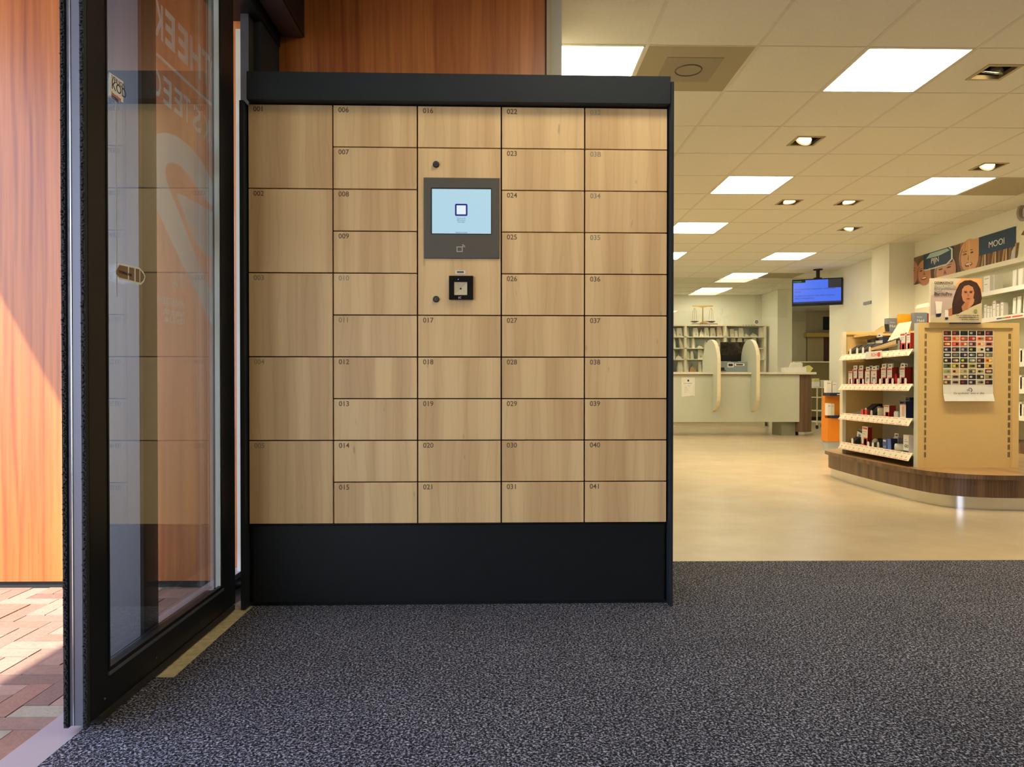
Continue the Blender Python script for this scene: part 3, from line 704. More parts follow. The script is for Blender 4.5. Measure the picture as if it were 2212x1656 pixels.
# ---- products on the gondola; each box faces the aisle (-x)
def yat(px, X): return at(px, 850, X=X).y
def zat(px, py, X): return at(px, py, X=X).z
def retail_box(name, label, cat, px0, px1, ptop, base, X=2.93, dep=.05, front=M_WHITE, side=None, top=None, bands=(), tab=False, group='products on the shelf unit', lean=0):
    ya_, yb_ = yat(px1, X), yat(px0, X); zt = zat((px0+px1)/2, ptop, X)
    e = empty(name, (X+dep/2, (ya_+yb_)/2, base), label, cat, group)
    h = zt-base; wd = (yb_-ya_)
    L = Matrix.Rotation(lean, 4, 'X')
    MB().box(-dep/2, dep/2, -wd/2, wd/2, 0, h, front, faces={'-y': side or front, '+z': top or front}, M=L).build('carton', None, e)
    if bands:
        b = MB()
        for (f0, f1, a, c_, m) in bands:
            b.box(-dep/2-.0008, -dep/2, wd/2-wd*c_, wd/2-wd*a, h*f0, h*f1, m, M=L)
        b.build('print', None, e)
    if tab:
        MB().box(-dep/2+.004, -dep/2+.006, -wd*.42, wd*.42, h, h+.03, M_WHITE, M=L).box(-dep/2+.003, -dep/2+.004, -.012, .012, h+.010, h+.018, M_BLACKM, M=L).build('hang_tab', None, e)
    return e
RB = ((.86, .95, .08, .9, M_RED), (.72, .74, .1, .8, M_GREY), (.60, .62, .1, .6, M_GREY), (.04, .42, .3, 1, M_RED), (.08, .36, .42, .85, mat('skin_print', (.75, .45, .33), .5)), (.0, .08, 0, 1, M_RED))
def stand(label, px0, px1, ptop, base, X=2.92, tall=.045):
    """black wedge-shaped card tray with a white sample front"""
    ya_, yb_ = yat(px1, X), yat(px0, X); zt = zat(px0, ptop, X); h = zt-base
    e = empty('sample_tray', (X+.04, (ya_+yb_)/2, base), label, 'tray', 'black sample trays on the shelf unit'); wd = yb_-ya_
    MB().prism([(-.05, -wd/2, 0), (.06, -wd/2, 0), (.06, -wd/2, h), (.02, -wd/2, h*.95), (-.05, -wd/2, h*.35)], (0, wd, 0), M_BLACKM).build('tray', None, e)
    b = MB(); r = min(wd*.3, .016); P = []
    for k in range(13): P.append((-.052, r*math.cos(PI*k/12), h*.62-r+r*math.sin(PI*k/12)))
    P += [(-.052, -r, 0.002), (-.052, r, .002)]
    b.prism(P, (-.0015, 0, 0), M_WHITE); b.build('white_insert', None, e)
    return e
z1s, z2s, z3s, z4s = [zt-.003 for zb, zt in SH]
stand('leftmost black tray with white insert on the top shelf', 1834.5, 1845, 745, z1s)
stand('second black tray from the left on the top shelf', 1849, 1860, 743, z1s)
stand('third black tray from the left on the top shelf', 1861.5, 1873, 742, z1s)
stand('fourth black tray on the top shelf, in front of the blue and white boxes', 1875, 1889, 741, z1s)
BB = ((.8, 1, 0, 1, M_NAVY), (.86, .93, .1, .5, M_WHITE), (.05, .6, .35, .8, M_GREY))
retail_box('bandage_box', 'navy and white box behind the black trays, left one on top shelf', 'box', 1873, 1889, 733, z1s, X=3.06, front=M_WHITE, side=M_NAVY, bands=BB)
retail_box('bandage_box', 'navy and white box behind the black trays, right one with raised flap', 'box', 1890, 1906, 728, z1s, X=3.06, front=M_WHITE, side=M_NAVY, bands=BB, tab=True)
retail_box('plaster_box', 'red and white box at the right end of the top shelf, under the sloping card', 'box', 1943.5, 1955, 719, z1s, X=2.93, dep=.03, side=M_DRED, bands=RB)
retail_box('plaster_box', 'rightmost red and white box on the top shelf, cut off by the grey post', 'box', 1957, 1965.5, 719, z1s, X=2.93, dep=.03, side=M_DRED, bands=RB)
retail_box('plaster_box', 'narrow grey and red box left of the two red boxes on the top shelf', 'box', 1938.5, 1943, 735, z1s, X=2.92, dep=.03, front=M_GREY, side=M_DRED)
M_TAN = mat('bare_plywood', (.66, .47, .24), .6)
def riser(label, pa, pb, X, w, th, mats=(M_TAN, M_BLACKM)):
    a, c_ = at(*pa, X=X), at(*pb, X=X+.02)
    e = empty('display_riser', a, label, 'display'); d = (c_-a)
    u_ = d.normalized(); wv = Vector((1, 0, 0)); nn = u_.cross(wv).normalized()
    if nn.z < 0: nn = -nn
    P = [Vector((0, 0, 0)), d, d+nn*th, nn*th*.6]
    MB().prism(P, wv*w, M_TAN).build('board', None, e)
    MB().prism([d+u_*.0, d+u_*.012, d+u_*.012+nn*th*1.1, d+nn*th*1.1], wv*w, M_BLACKM).build('end_cap', None, e)
    MB().prism([d*.72+nn*(th*.9+.001), d*.93+nn*(th*1.0+.001), d*.93+nn*(th*1.0+.0016)+wv*w*.8, d*.72+nn*(th*.9+.0016)+wv*w*.8], nn*.0004, M_BLUEGREY).build('print', None, e)
    return e
riser('long plywood display wedge sloping up behind the black trays on the top shelf', (1846, 750), (1912, 716), 3.12, .03, .055)
riser('short plywood display wedge sloping over the front of the top shelf', (1880, 757), (1936, 742), 2.90, .05, .028)
e = empty('rail_sign', at(1876, 768, X=LIPX-.004), 'small white sign with red lettering clipped to the top shelf rail', 'sign')
zb, zt = SH[0]
ya_, yb_ = yat(1906, LIPX), yat(1871, LIPX)
q = MB().box(LIPX-.006, LIPX-.004, ya_, yb_, zb-.005, zt+.004, M_WHITE).build('plate'); localize(q, e)
text('lettering', 'ROHOF', .040, M_RED, frame_m((LIPX-.0065, yat(1883, LIPX), zb+.012), (0, -1, 0), (0, 0, 1)), e, .0003)
q = MB().cyl((LIPX-.006, yat(1900, LIPX), (zb+zt)/2), (LIPX-.0075, yat(1900, LIPX), (zb+zt)/2), .018, .018, M_RED, 20).build('red_dot'); localize(q, e)
# sloping header card
Pc = [at(1917, 737, X=2.93), at(1960, 723, X=2.93), at(1968, 694, X=3.0), at(1941, 698, X=3.0)]
e = empty('header_card', Pc[0], 'cream sloping header card with wire hooks at right end of top shelf', 'display card')
localize(MB().prism(Pc, (.004, 0, 0), M_SHELFW).build('card'), e)
b = MB()
for k in range(3):
    a = at(1924+k*9, 736-k*2, X=2.925)
    for s_ in range(8):
        t0, t1 = PI*s_/8, PI*(s_+1)/8
        b.cyl(a+Vector((-.002, -.012*math.cos(t0), .012*math.sin(t0))), a+Vector((-.002, -.012*math.cos(t1), .012*math.sin(t1))), .0012, None, None, 6)
localize(b.build('wire_hook', M_STEEL), e)

# second shelf: red and white blister boxes
r2 = [('leftmost low red and white box on the second shelf', 1832.5, 1841, 802, 0), ('second red and white box from the left on the second shelf, standing forward', 1841.5, 1851, 797, 1),
      ('third red and white box on the second shelf, with dark red side', 1854, 1864, 797, 1), ('white box with red rim, fourth on the second shelf', 1868.5, 1878.5, 800, 1),
      ('wide white box with red rim in the middle of the second shelf', 1880.5, 1893.5, 799, 1), ('tall red and white box right of the middle of the second shelf', 1903, 1913.5, 794, 1),
      ('tall red and white box with dark red side, seventh in the second shelf row', 1916, 1926.5, 794, 1), ('red and white box at the right end of the second shelf, behind a grey picture', 1943, 1954, 793, 1)]
for k, (l, a, c_, t, tb) in enumerate(r2):
    bands = RB if k not in (3, 4) else ((.93, .98, .03, .97, M_RED), (.66, .72, .55, .7, M_BLACKM), (.0, .1, 0, 1, M_RED), (.2, .5, .3, .8, M_GREY))
    retail_box('plaster_box', l, 'box', a, c_, t, z2s, X=2.93+.008*(k % 3), dep=.045, side=M_DRED, bands=bands, tab=tb)
retail_box('plaster_box', 'red box leaning beside the rightmost box on the second shelf', 'box', 1935, 1940, 806, z2s, X=2.95, dep=.03, front=M_RED, side=M_DRED, lean=-.35)
for k, (a, w_) in enumerate(((1847, 8), (1876, 10), (1889, 12), (1907, 12), (1920, 12), (1950, 12))):
    retail_box('plaster_box', ['white hang-tab box at the back of the second shelf, %s' % s_ for s_ in ('far left', 'left of the middle', 'in the middle', 'right of the middle', 'second from right', 'at the right end')][k],
               'box', a, a+w_*.8, 797 if k < 3 else 793, z2s, X=3.05, dep=.04, front=M_WHITE, side=M_DRED, tab=True)
for k, px in enumerate((1839.5, 1852, 1864, 1875.5, 1888, 1901, 1915, 1928, 1940.5, 1956)):
    e = empty('shelf_clip', at(px, 820, X=2.905), 'small white rounded divider clip at the second shelf front, %s from the left' % ('first', 'second', 'third', 'fourth', 'fifth', 'sixth', 'seventh', 'eighth', 'ninth', 'tenth')[k], 'clip', 'divider clips on the second shelf')
    e.location.z = z2s
    r = .013; P = [(0, r*math.cos(PI*s_/10), .045-r+r*math.sin(PI*s_/10)) for s_ in range(11)]+[(0, -r, 0), (0, r, 0)]
    MB().prism(P, (.0015, 0, 0), mat('clip_plastic', (.75, .75, .72), .3)).build('clip_plate', None, e)
# third shelf
def pouch(label, px0, px1, ptop, base, X, m, nm='foil_pouch'):
    ya_, yb_ = yat(px1, X), yat(px0, X); h = zat((px0+px1)/2, ptop, X)-base; wd = yb_-ya_
    b = MB(); n = 6
    for k in range(n):
        o_ = k*.008
        b.prism([(-.03+o_, -wd/2, .002), (.03+o_, -wd/2, h*(.4+.1*k)), (.034+o_, -wd/2, h*(.4+.1*k)), (-.022+o_, -wd/2, .002)], (0, wd*(1-.05*k), 0), m)
    o = b.build(nm, None); o.location = (X+.03, (ya_+yb_)/2, base); return tag(o, label, 'pouch', 'products on the shelf unit')
M_CLEAR = mat('clear_plastic', (.55, .56, .55), .15)
pouch('row of clear plastic packs lying back at the left of the third shelf', 1836, 1852, 884, z3s, 2.93, M_CLEAR, 'clear_pack')
pouch('taller clear plastic packs leaning in the black tray on the third shelf', 1853, 1875, 875, z3s, 2.95, M_CLEAR, 'clear_pack')
stand('large black tray behind the clear packs on the third shelf', 1868, 1880, 871, z3s, X=2.99)
stand('black tray with slanted side right of the clear packs on the third shelf', 1881, 1891, 878, z3s, X=2.95)
for k, (px, l) in enumerate(((1860, 'small red box in the clear packs on the third shelf'), (1868, 'second small red box in the clear packs on the third shelf'))):
    retail_box('small_box', l, 'box', px, px+5, 884, z3s, X=2.915, dep=.02, front=M_RED, side=M_DRED)
c_ = at(1900, 890, X=2.96)
b = MB().lathe([(.022, 0), (.024, .003), (.024, .02), (.022, .024), (.024, .028), (.024, .05), (.021, .055)], (0, 0, 0), mat('bandage_cream', (.72, .66, .52), .8))
o = b.build('bandage_roll', None); o.location = (2.97, c_.y, z3s); tag(o, 'stack of cream bandage rolls between black tray and red box on third shelf', 'bandage', 'products on the shelf unit')
c2 = MB().lathe([(.024, 0), (.026, .004), (.02, .007)], (0, 0, .055), M_TAN).build('lid', None, o)
retail_box('plaster_box', 'red and white box alone in the middle of the third shelf', 'box', 1909, 1921, 875, z3s, X=2.93, dep=.05, side=M_DRED, bands=RB)
for k, px in enumerate((1935, 1939)):
    o = MB().lathe([(.011, 0), (.012, .004), (.012, .035), (.008, .038), (.009, .045)], (0, 0, 0), M_WHITE).build('pill_vial', None)
    o.location = (2.94, yat(px, 2.94), z3s); tag(o, ('left', 'right')[k]+' of two small white vials between the red box and the wrist-brace box', 'vial', 'products on the shelf unit')
BR = ((.82, 1, 0, 1, M_NAVY), (.86, .94, .1, .6, M_WHITE), (.76, .80, 0, 1, M_RED), (.1, .7, .35, .8, mat('skin_print', (.6, .4, .3), .5)))
retail_box('brace_box', 'white and navy brace box with a hand picture at the right of the third shelf', 'box', 1944, 1957, 866, z3s, X=2.92, dep=.06, side=M_NAVY, bands=BR)
retail_box('brace_box', 'tall navy-topped brace box behind it, cut off by the grey post', 'box', 1957, 1965, 858, z3s, X=2.96, dep=.06, front=M_WHITE, side=M_NAVY, bands=BR)
# bottom shelf
stand('black tray at the left end of the bottom shelf', 1840, 1850, 938, z4s)
retail_box('tape_box', 'white box with navy top leaning behind the red box on the bottom shelf', 'box', 1850, 1861, 928, z4s, X=2.96, dep=.03, front=M_WHITE, side=M_NAVY, bands=((.85, 1, 0, 1, M_NAVY), (.1, .7, .3, .7, M_BLUEGREY), (.02, .06, .1, .9, M_RED)), lean=.18)
retail_box('plaster_box', 'tall red and white box leaning at the left of the bottom shelf', 'box', 1862, 1874, 921, z4s, X=2.92, dep=.035, side=M_DRED, bands=RB, lean=.05)
stand('black tray right of the tall red box on the bottom shelf', 1875, 1884, 946, z4s)
stand('black tray with rounded clear dome in the middle of the bottom shelf', 1886, 1893, 948, z4s)
stand('black tray left of the blue packs on the bottom shelf', 1896, 1906, 946, z4s, X=2.94)
o = MB().lathe([(.022, 0), (.026, .02), (.025, .045), (.015, .060), (.004, .064)], (0, 0, 0), mat('dome_glass', (.5, .47, .38), .12)).build('sample_dome', None)
o.location = (2.95, yat(1892, 2.95), z4s); tag(o, 'small clear dome between two black trays on the bottom shelf', 'dome', 'products on the shelf unit')
BL = ((.75, .9, .1, .8, M_WHITE), (.1, .3, .2, .9, M_GREY))
retail_box('tissue_pack', 'left blue pack on the bottom shelf', 'pack', 1907.5, 1916, 948, z4s, X=2.92, dep=.05, front=M_BLUE, side=M_BLUE, bands=BL)
retail_box('tissue_pack', 'right blue pack on the bottom shelf, tilted against its neighbour', 'pack', 1918, 1926, 947, z4s, X=2.92, dep=.05, front=mat('blue_print_light', (.10, .2, .7), .4), side=M_NAVY, lean=-.08)
retail_box('bandage_box', 'white box with black hang tab on the bottom shelf, behind the round bandage', 'box', 1931, 1941, 944, z4s, X=2.99, dep=.05, front=M_WHITE, side=M_GREY, tab=True)
a = at(1940, 962, X=2.93)
o = MB().cyl((0, 0, 0), (.05, -.05, 0), .026, .026, mat('bandage_white', (.72, .70, .60), .8), 22).cyl((-.001, .001, 0), (.0, 0, 0), .010, .010, M_GREY, 12).build('round_bandage', None)
o.location = (2.91, a.y, z4s+.027); tag(o, 'round white bandage roll lying on its side on the bottom shelf', 'bandage', 'products on the shelf unit')
e = retail_box('first_aid_pack', 'tall white pack with black letters at the right end of the bottom shelf', 'pack', 1952, 1963.5, 939, z4s, X=2.915, dep=.04, front=M_WHITE, side=M_WHITE, bands=((0, .1, 0, 1, M_TEAL), (.72, .74, .2, .6, M_GREY), (.6, .63, .2, .9, M_GREY)))
text('lettering', 'GO', .030, M_BLACKM, frame_m((-.0215, .016, .035), (0, -1, 0), (0, 0, 1)), e, .0003, keep=False)

# ---- flat art helper: layered polygons on a board
def art(name, parent, O, R, U, layers, n=None, d0=.0006, step=.00025, keep=True):
    R, U = Vector(R), Vector(U); N = n or R.cross(U).normalized(); b = MB()
    for k, (col, pts) in enumerate(layers):
        key = 'print_%02x%02x%02x' % tuple(col); m = mat(key, srgb(*col), .5)
        b.prism([Vector(O)+R*u+U*v+N*(d0+k*step) for u, v in pts], N*(step*.8), m)
    o = b.build(name, None)
    if parent: localize(o, parent) if keep else setattr(o, 'parent', parent)
    return o
def ell(cx, cy, rx, ry, n=14, a0=0, a1=360): return [(cx+rx*math.cos(math.radians(a0+(a1-a0)*k/n)), cy+ry*math.sin(math.radians(a0+(a1-a0)*k/n))) for k in range(n if a1-a0 == 360 else n+1)]
def rc(x0, y0, x1, y1): return [(x0, y0), (x1, y0), (x1, y1), (x0, y1)]

# pill poster on the end panel
PYp = GYN+.0135-.004
O = at(2037, 866, Y=GYN-.002); A = at(2146, 714, Y=GYN-.002)
ps = empty('pill_poster', (O.x, GYN, O.z), 'poster grid of colourful capsules on the yellow end panel', 'poster')
wd, ht = A.x-O.x, A.z-O.z
yb = GYN-.001
# sheet with a gentle curl at the bottom
b = MB(); n = 10; rows_ = []
for k in range(n+1):
    f = k/n; cur = .020*max(0, 1-f/.18)**2
    rows_.append((yb-cur, O.z+ht*f))
for k in range(n):
    b.poly([(O.x, rows_[k][0], rows_[k][1]), (O.x+wd, rows_[k][0], rows_[k][1]), (O.x+wd, rows_[k+1][0], rows_[k+1][1]), (O.x, rows_[k+1][0], rows_[k+1][1])])
localize(b.build('sheet', M_PAPER), ps)
cols = [[(70,40,35),(60,40,30),(10,20,15),(25,25,20),(15,15,20),(50,30,30)], [(120,20,15),(230,130,50),(180,50,25),(150,30,20),(240,160,110),(170,50,20)],
        [(140,40,20),(220,80,60),(180,120,90),(130,70,60),(240,190,140),(220,130,100)], [(40,30,40),(60,60,60),(90,85,95),(15,20,10),(235,215,175),(15,15,20)],
        [(15,15,20),(70,60,50),(15,15,35),(10,15,20),(60,50,45),(130,110,80)], [(25,25,20),(10,15,20),(50,70,20),(80,90,80),(60,40,25),(230,170,30)],
        [(120,110,40),(170,150,40),(70,35,20),(190,180,70),(60,30,20),(215,170,50)], [(180,180,120),(230,190,110),(200,180,120),(140,120,70),(220,200,150),(90,45,25)],
        [(190,175,135),(190,175,130),(120,105,70),(10,20,25),(70,60,45),(150,145,80)], [(120,100,75),(200,180,140),(50,20,20),(60,55,60),(200,185,145),(35,15,15)]]
pc = [[(150,60,50),(170,60,40),(20,60,50),(190,180,150),(150,90,70),(190,70,50)], [(240,120,70),(210,70,20),(230,170,120),(200,60,40),(180,30,20),(220,80,30)],
      [(240,160,60),(230,120,90),(210,50,30),(200,190,180),(210,70,40),(20,25,50)], [(190,180,180),(220,140,110),(190,180,170),(170,190,80),(230,190,150),(210,200,200)],
      [(190,200,190),(150,140,120),(60,60,120),(200,215,210),(210,190,150),(200,190,110)], [(230,220,170),(190,140,100),(200,210,50),(180,190,170),(200,160,110),(200,50,30)],
      [(60,110,110),(240,200,60),(240,190,120),(90,80,40),(240,200,160),(230,190,90)], [(150,180,80),(70,20,20),(190,190,140),(30,60,80),(20,40,50),(230,180,120)],
      [(150,60,60),(60,50,40),(100,90,60),(220,215,180),(30,25,25),(160,160,90)], [(240,190,100),(50,50,90),(150,50,40),(220,190,170),(110,110,90),(160,70,40)]]
pd = [(30,20,20),(60,20,15),(200,190,170),(30,30,60),(240,220,170),(120,130,100)]
lay = []; k = 0
g0 = .225
for r in range(10):
    for c_ in range(6):
        u0, u1 = (c_+.03)/6, (c_+.93)/6; v1 = 1-(1-g0)*(r+.04)/10; v0 = 1-(1-g0)*(r+.86)/10
        lay.append((cols[r][c_], rc(u0, v0, u1, v1)))
for r in range(10):
    for c_ in range(6):
        u0, u1 = (c_+.03)/6, (c_+.93)/6; v1 = 1-(1-g0)*(r+.04)/10; v0 = 1-(1-g0)*(r+.86)/10
        um, vm = (u0+u1)/2, (v0+v1)/2; rx, ry = (u1-u0)*.36, (v1-v0)*.24; e1 = pc[r][c_]; e2 = pd[(r*5+c_*3) % 6]
        lay.append((e1, [(um, vm-ry)]+[(um, vm+ry)]+[(um-rx*.6-rx*.4*math.sin(PI*q/6), vm+ry*math.cos(PI*q/6)) for q in range(7)]))
        lay.append((e2, [(um, vm+ry)]+[(um, vm-ry)]+[(um+rx*.6+rx*.4*math.sin(PI*q/6), vm-ry*math.cos(PI*q/6)) for q in range(7)]))
b = MB()
for k, (col, pts) in enumerate(lay):
    m = mat('print_%02x%02x%02x' % tuple(col), srgb(*col), .5); yy = yb-.0006-(0 if k < 60 else .0006)
    b.prism([(O.x+wd*u, yy, O.z+ht*v) for u, v in pts], (0, -.0003, 0), m)
localize(b.build('capsule_pictures'), ps)
text('lettering', 'De apotheker: weet er alles', .019, M_BLACKM, frame_m((O.x+wd*.5, yb-.012, O.z+ht*.10), (1, 0, 0), (0, .0, 1)), ps, .0002, 'CENTER')
b = MB(); cx, cz = O.x+wd*.53, O.z+ht*.158
for k in range(10):
    a, c_ = math.radians(-60+200*k/10), math.radians(-60+200*(k+1)/10); R0, R1 = .011, .015
    b.prism([(cx+R0*math.cos(a), yb-.006, cz+R0*math.sin(a)), (cx+R1*math.cos(a), yb-.006, cz+R1*math.sin(a)), (cx+R1*math.cos(c_), yb-.006, cz+R1*math.sin(c_)), (cx+R0*math.cos(c_), yb-.006, cz+R0*math.sin(c_))], (0, -.001, 0))
b.box(cx-.022, cx-.002, yb-.007, yb-.006, cz-.002, cz+.002)
localize(b.build('logo', M_BLACKM), ps)

# skincare display box on top of the gondola
yd = GYN-.02
O = at(2010, 692, Y=yd); A = at(2121, 597, Y=yd); Rr = at(2121, 691, Y=yd)
dz = GZ1-O.z
sb = empty('skincare_display', (O.x, yd, GZ1), 'square cardboard display with a long-haired woman, standing on the yellow shelf unit', 'display')
wd, ht = A.x-O.x, A.z-O.z
localize(MB().box(O.x, O.x+wd, yd, yd+.018, GZ1, GZ1+ht, mat('display_card', (.72, .66, .56), .55)).build('display_box'), sb)
Oz = (O.x, yd, GZ1)
L = [((214, 200, 176), rc(0, 0, 1, 1)), ((226, 170, 110), [(1, .6), (1, 1), (.6, 1), (.45, .8)]), ((198, 178, 168), [(0, .15), (.5, .3), (.55, .75), (.3, .8), (0, .6)]),
     ((206, 176, 120), [(.4, .22), (1, .47), (1, 0), (.0, 0), (0, .08), (.3, .14)]), ((214, 198, 160), [(.35, .15), (1, .45), (1, 0), (0, 0), (0, .1)]),
     ((60, 36, 24), [(.42, .42), (.45, .58), (.5, .75), (.56, .88), (.66, .95), (.78, .96), (.9, .90), (.97, .76), (1.0, .55), (.98, .44), (.85, .38), (.7, .3), (.55, .2), (.42, .17), (.40, .25), (.42, .3)]),
     ((190, 120, 78), [(.30, .27), (.42, .34), (.42, .15), (.35, .15)]),
     ((196, 132, 92), [(.60, .62), (.61, .75), (.66, .83), (.74, .85), (.82, .80), (.85, .68), (.83, .55), (.77, .46), (.70, .43), (.63, .49)]),
     ((186, 122, 84), [(.66, .45), (.78, .47), (.84, .5), (.80, .38), (.73, .3), (.62, .26), (.60, .36)]),
     ((200, 140, 100), [(.72, .30), (.83, .42), (.86, .52), (.82, .56), (.74, .44)]),
     ((70, 40, 28), [(.44, .3), (.55, .52), (.60, .62), (.61, .78), (.55, .7), (.47, .5)]), ((70, 40, 28), [(.84, .42), (.9, .45), (.95, .6), (.9, .8), (.82, .86), (.85, .7), (.85, .55)]),
     ((50, 30, 24), ell(.68, .68, .028, .012)), ((50, 30, 24), ell(.78, .68, .028, .012)), ((70, 42, 30), rc(.645, .705, .705, .715)), ((70, 42, 30), rc(.755, .705, .815, .715)),
     ((160, 96, 70), [(.725, .66), (.74, .60), (.715, .60)]), ((170, 70, 60), [(.685, .545), (.73, .555), (.775, .55), (.73, .53)]),
     ((240, 234, 220), [(.08, .48), (.22, .47), (.20, .20), (.10, .20)]), ((20, 30, 80), [(.095, .19), (.205, .21), (.19, .14), (.10, .13)]), ((240, 234, 220), rc(.27, .12, .34, .28)), ((20, 30, 80), rc(.275, .07, .335, .11)),
     ((150, 150, 90), ell(.87, .26, .035, .04))]
art('print', sb, Oz, (wd, 0, 0), (0, 0, ht), L, n=Vector((0, -1, 0)))
def t2(body, u, v, s_, m=M_BLACKM, al='LEFT', par=sb, O_=Oz, W_=None, H_=None, y=None):
    return text('lettering', body, s_, m, off=s_*.02, M=frame_m((O_[0]+(W_ or wd)*u, (y or yd)-.008, O_[2]+(H_ or ht)*v), (1, 0, 0), (0, 0, 1)), parent=par, depth=.0002, align=al)
t2('DERMASENCE', .06, .875, .021); t2('Beschadigde', .06, .77, .031, M_GREY); t2('huid \u2013', .06, .685, .031, M_GREY); t2('BarrioPro', .06, .61, .031)
t2('Zon- en huidgevoelige zones die', .93, .15, .012, al='RIGHT'); t2('beschadigde huidbarri\u00e8re en', .93, .105, .012, al='RIGHT'); t2('als droge, gevoelige huid', .93, .06, .012, al='RIGHT')
localize(MB().box(O.x+wd*.4, O.x+wd*.985, yd-.001, yd+.12, GZ1-.008, GZ1-.001, M_NAVY).build('foot'), sb)

# leaflet boxes at the far end of the gondola top
def leaflet(label, px0, px1, ptop, pbot, Yp, m, body, side=M_DRED):
    a, c_ = at(px0, pbot, Y=Yp), at(px1, ptop, Y=Yp); h = c_.z-(GZ1+.02)
    e = empty('leaflet_holder', (a.x, Yp, GZ1-.012), label, 'leaflet holder', 'leaflet holders on the shelf unit')
    b0 = GZ1-.012
    localize(MB().box(a.x, c_.x, Yp, Yp+.05, b0, c_.z, m).box(c_.x, c_.x+.012, Yp, Yp+.05, b0, c_.z-.005, side).build('holder'), e)
    if body:
        text('lettering', body, .032, M_WHITE, frame_m((a.x+.02, Yp-.001, c_.z-.075), (1, 0, 0), (0, 0, 1)), e, .0003)
        text('lettering', 'Dossier', .014, M_WHITE, frame_m((a.x+.02, Yp-.001, c_.z-.04), (1, 0, 0), (0, 0, 1)), e, .0003)
    return e
leaflet('blue-grey leaflet holder reading Huid, at the far end of the shelf unit top', 1917, 1941, 687, 716, 5.95, M_BLUEGREY, 'Huid')
leaflet('orange leaflet holder between the two blue-grey ones on the shelf unit', 1945, 1974, 678, 700, 5.9, mat('leaflet_orange', (.86, .42, .01), .5), None)
leaflet('blue-grey leaflet holder beside the skincare display on the shelf unit', 1975, 2003, 675, 700, 5.85, M_BLUEGREY, 'Huid')
localize(MB().box(3.0, 3.6, 5.8, 6.06, GZ1-.03, GZ1-.012, M_YEL).build('top_board'), gd)

# ------------------------------------------------------------------ right wall: banners, shelves
XBn = XR-.012
def banner(name, label, q, layers, words):
    """q: px corners TL, TR, BR, BL on the wall"""
    y0 = at(q[0][0], 600, X=XBn).y; y1 = at(q[1][0], 600, X=XBn).y
    zt = (at(*q[0], X=XBn).z+at(*q[1], X=XBn).z)/2; zb = (at(*q[3], X=XBn).z+at(*q[2], X=XBn).z)/2
    e = empty(name, (XBn, (y0+y1)/2, zb), label, 'banner')
    localize(MB().box(XBn, XR-.001, y1, y0, zb, zt, M_WHITE).build('panel'), e)
    art('picture', e, (XBn, y0, zb), (0, y1-y0, 0), (0, 0, zt-zb), layers, n=Vector((-1, 0, 0)), step=.0002)
    for body, u, v, s_, m in words:
        text('lettering', body, s_*(zt-zb), m, frame_m((XBn-.0012-.0002*len(layers)-.002, y0+(y1-y0)*u, zb+(zt-zb)*v), (0, -1, 0), (0, 0, 1)), e, .001, 'CENTER')
    return e
def face(cx, cy, rx, ry, skin, dark, smile=True):
    d2 = tuple(int(c_*.7) for c_ in skin)
    return [(skin, ell(cx, cy, rx, ry, 18)), (d2, ell(cx-rx*.5, cy-ry*.1, rx*.45, ry*.7, 12)), (skin, ell(cx-rx*.3, cy-ry*.05, rx*.5, ry*.7, 12)),
            (dark, ell(cx-rx*.40, cy+ry*.18, rx*.2, ry*.05)), (dark, ell(cx+rx*.35, cy+ry*.18, rx*.2, ry*.05)),
            (dark, rc(cx-rx*.62, cy+ry*.32, cx-rx*.18, cy+ry*.36)), (dark, rc(cx+rx*.15, cy+ry*.32, cx+rx*.6, cy+ry*.36)),
            (d2, [(cx-rx*.02, cy+ry*.1), (cx+rx*.16, cy-ry*.2), (cx-rx*.12, cy-ry*.2)]),
            ((150, 50, 45), ell(cx, cy-ry*.46, rx*.38, ry*.13, 12)), ((245, 230, 210), ell(cx, cy-ry*.43, rx*.30, ry*.06, 12))]
B1 = [((74, 52, 38), rc(0, 0, 1, 1)), ((110, 95, 75), [(.25, 1), (.5, 1), (.45, .2), (.2, .6)])] + face(.17, .44, .17, .50, (186, 134, 108), (60, 35, 30)) + \
     [((96, 74, 54), [(.30, 0), (.34, .9), (.47, 1), (.46, 0)])] + face(.46, .36, .16, .46, (196, 140, 110), (60, 35, 30)) + [((80, 50, 38), [(.60, 0), (.58, .6), (.66, .65), (.7, 0)])] + face(.86, .22, .20, .52, (206, 150, 120), (70, 45, 35)) + \
     [((14, 55, 88), rc(.45, .46, 1, 1)), ((205, 220, 220), [(.44, .46), (.5, .40), (.9, .40), (1, .56), (1, .90), (.95, .99), (.92, .99), (.97, .88), (.97, .58), (.88, .44), (.52, .44)]), ((170, 200, 200), [(.5, .82), (.58, .97), (.9, .97), (.95, .88), (.75, .80)])]
banner('wall_banner', 'dark picture banner with smiling faces and the word PIJN, high on the right wall', ((1950, 563), (2059, 532), (2059, 595), (1950, 621)), B1, (('PIJN', .68, .60, .26, M_WHITE),))
hair = [(140, 96, 52), (92, 62, 34), (190, 150, 90), (110, 74, 40), (214, 178, 116), (80, 52, 30)]
B2 = [((150, 104, 60), rc(0, 0, 1, 1)), ((84, 58, 36), [(0, 0), (0, .95), (.12, 1), (.14, 0)])] + face(.27, .50, .17, .56, (224, 168, 118), (70, 42, 28)) + \
     [((222, 166, 112), [(.3, 1), (.44, 1), (.44, .3), (.36, .5)]), ((225, 190, 130), [(.27, 1), (.29, 1), (.30, 0), (.28, 0)]), ((200, 150, 90), [(.2, 1), (.22, 1), (.19, .3)])]
for k in range(22):
    u = .42+k*.027; B2.append((hair[k % 6], [(u, 0), (u+.03, 0), (u+.05+.02*math.sin(k), .5), (u+.02+.02*math.sin(k), .5)]))
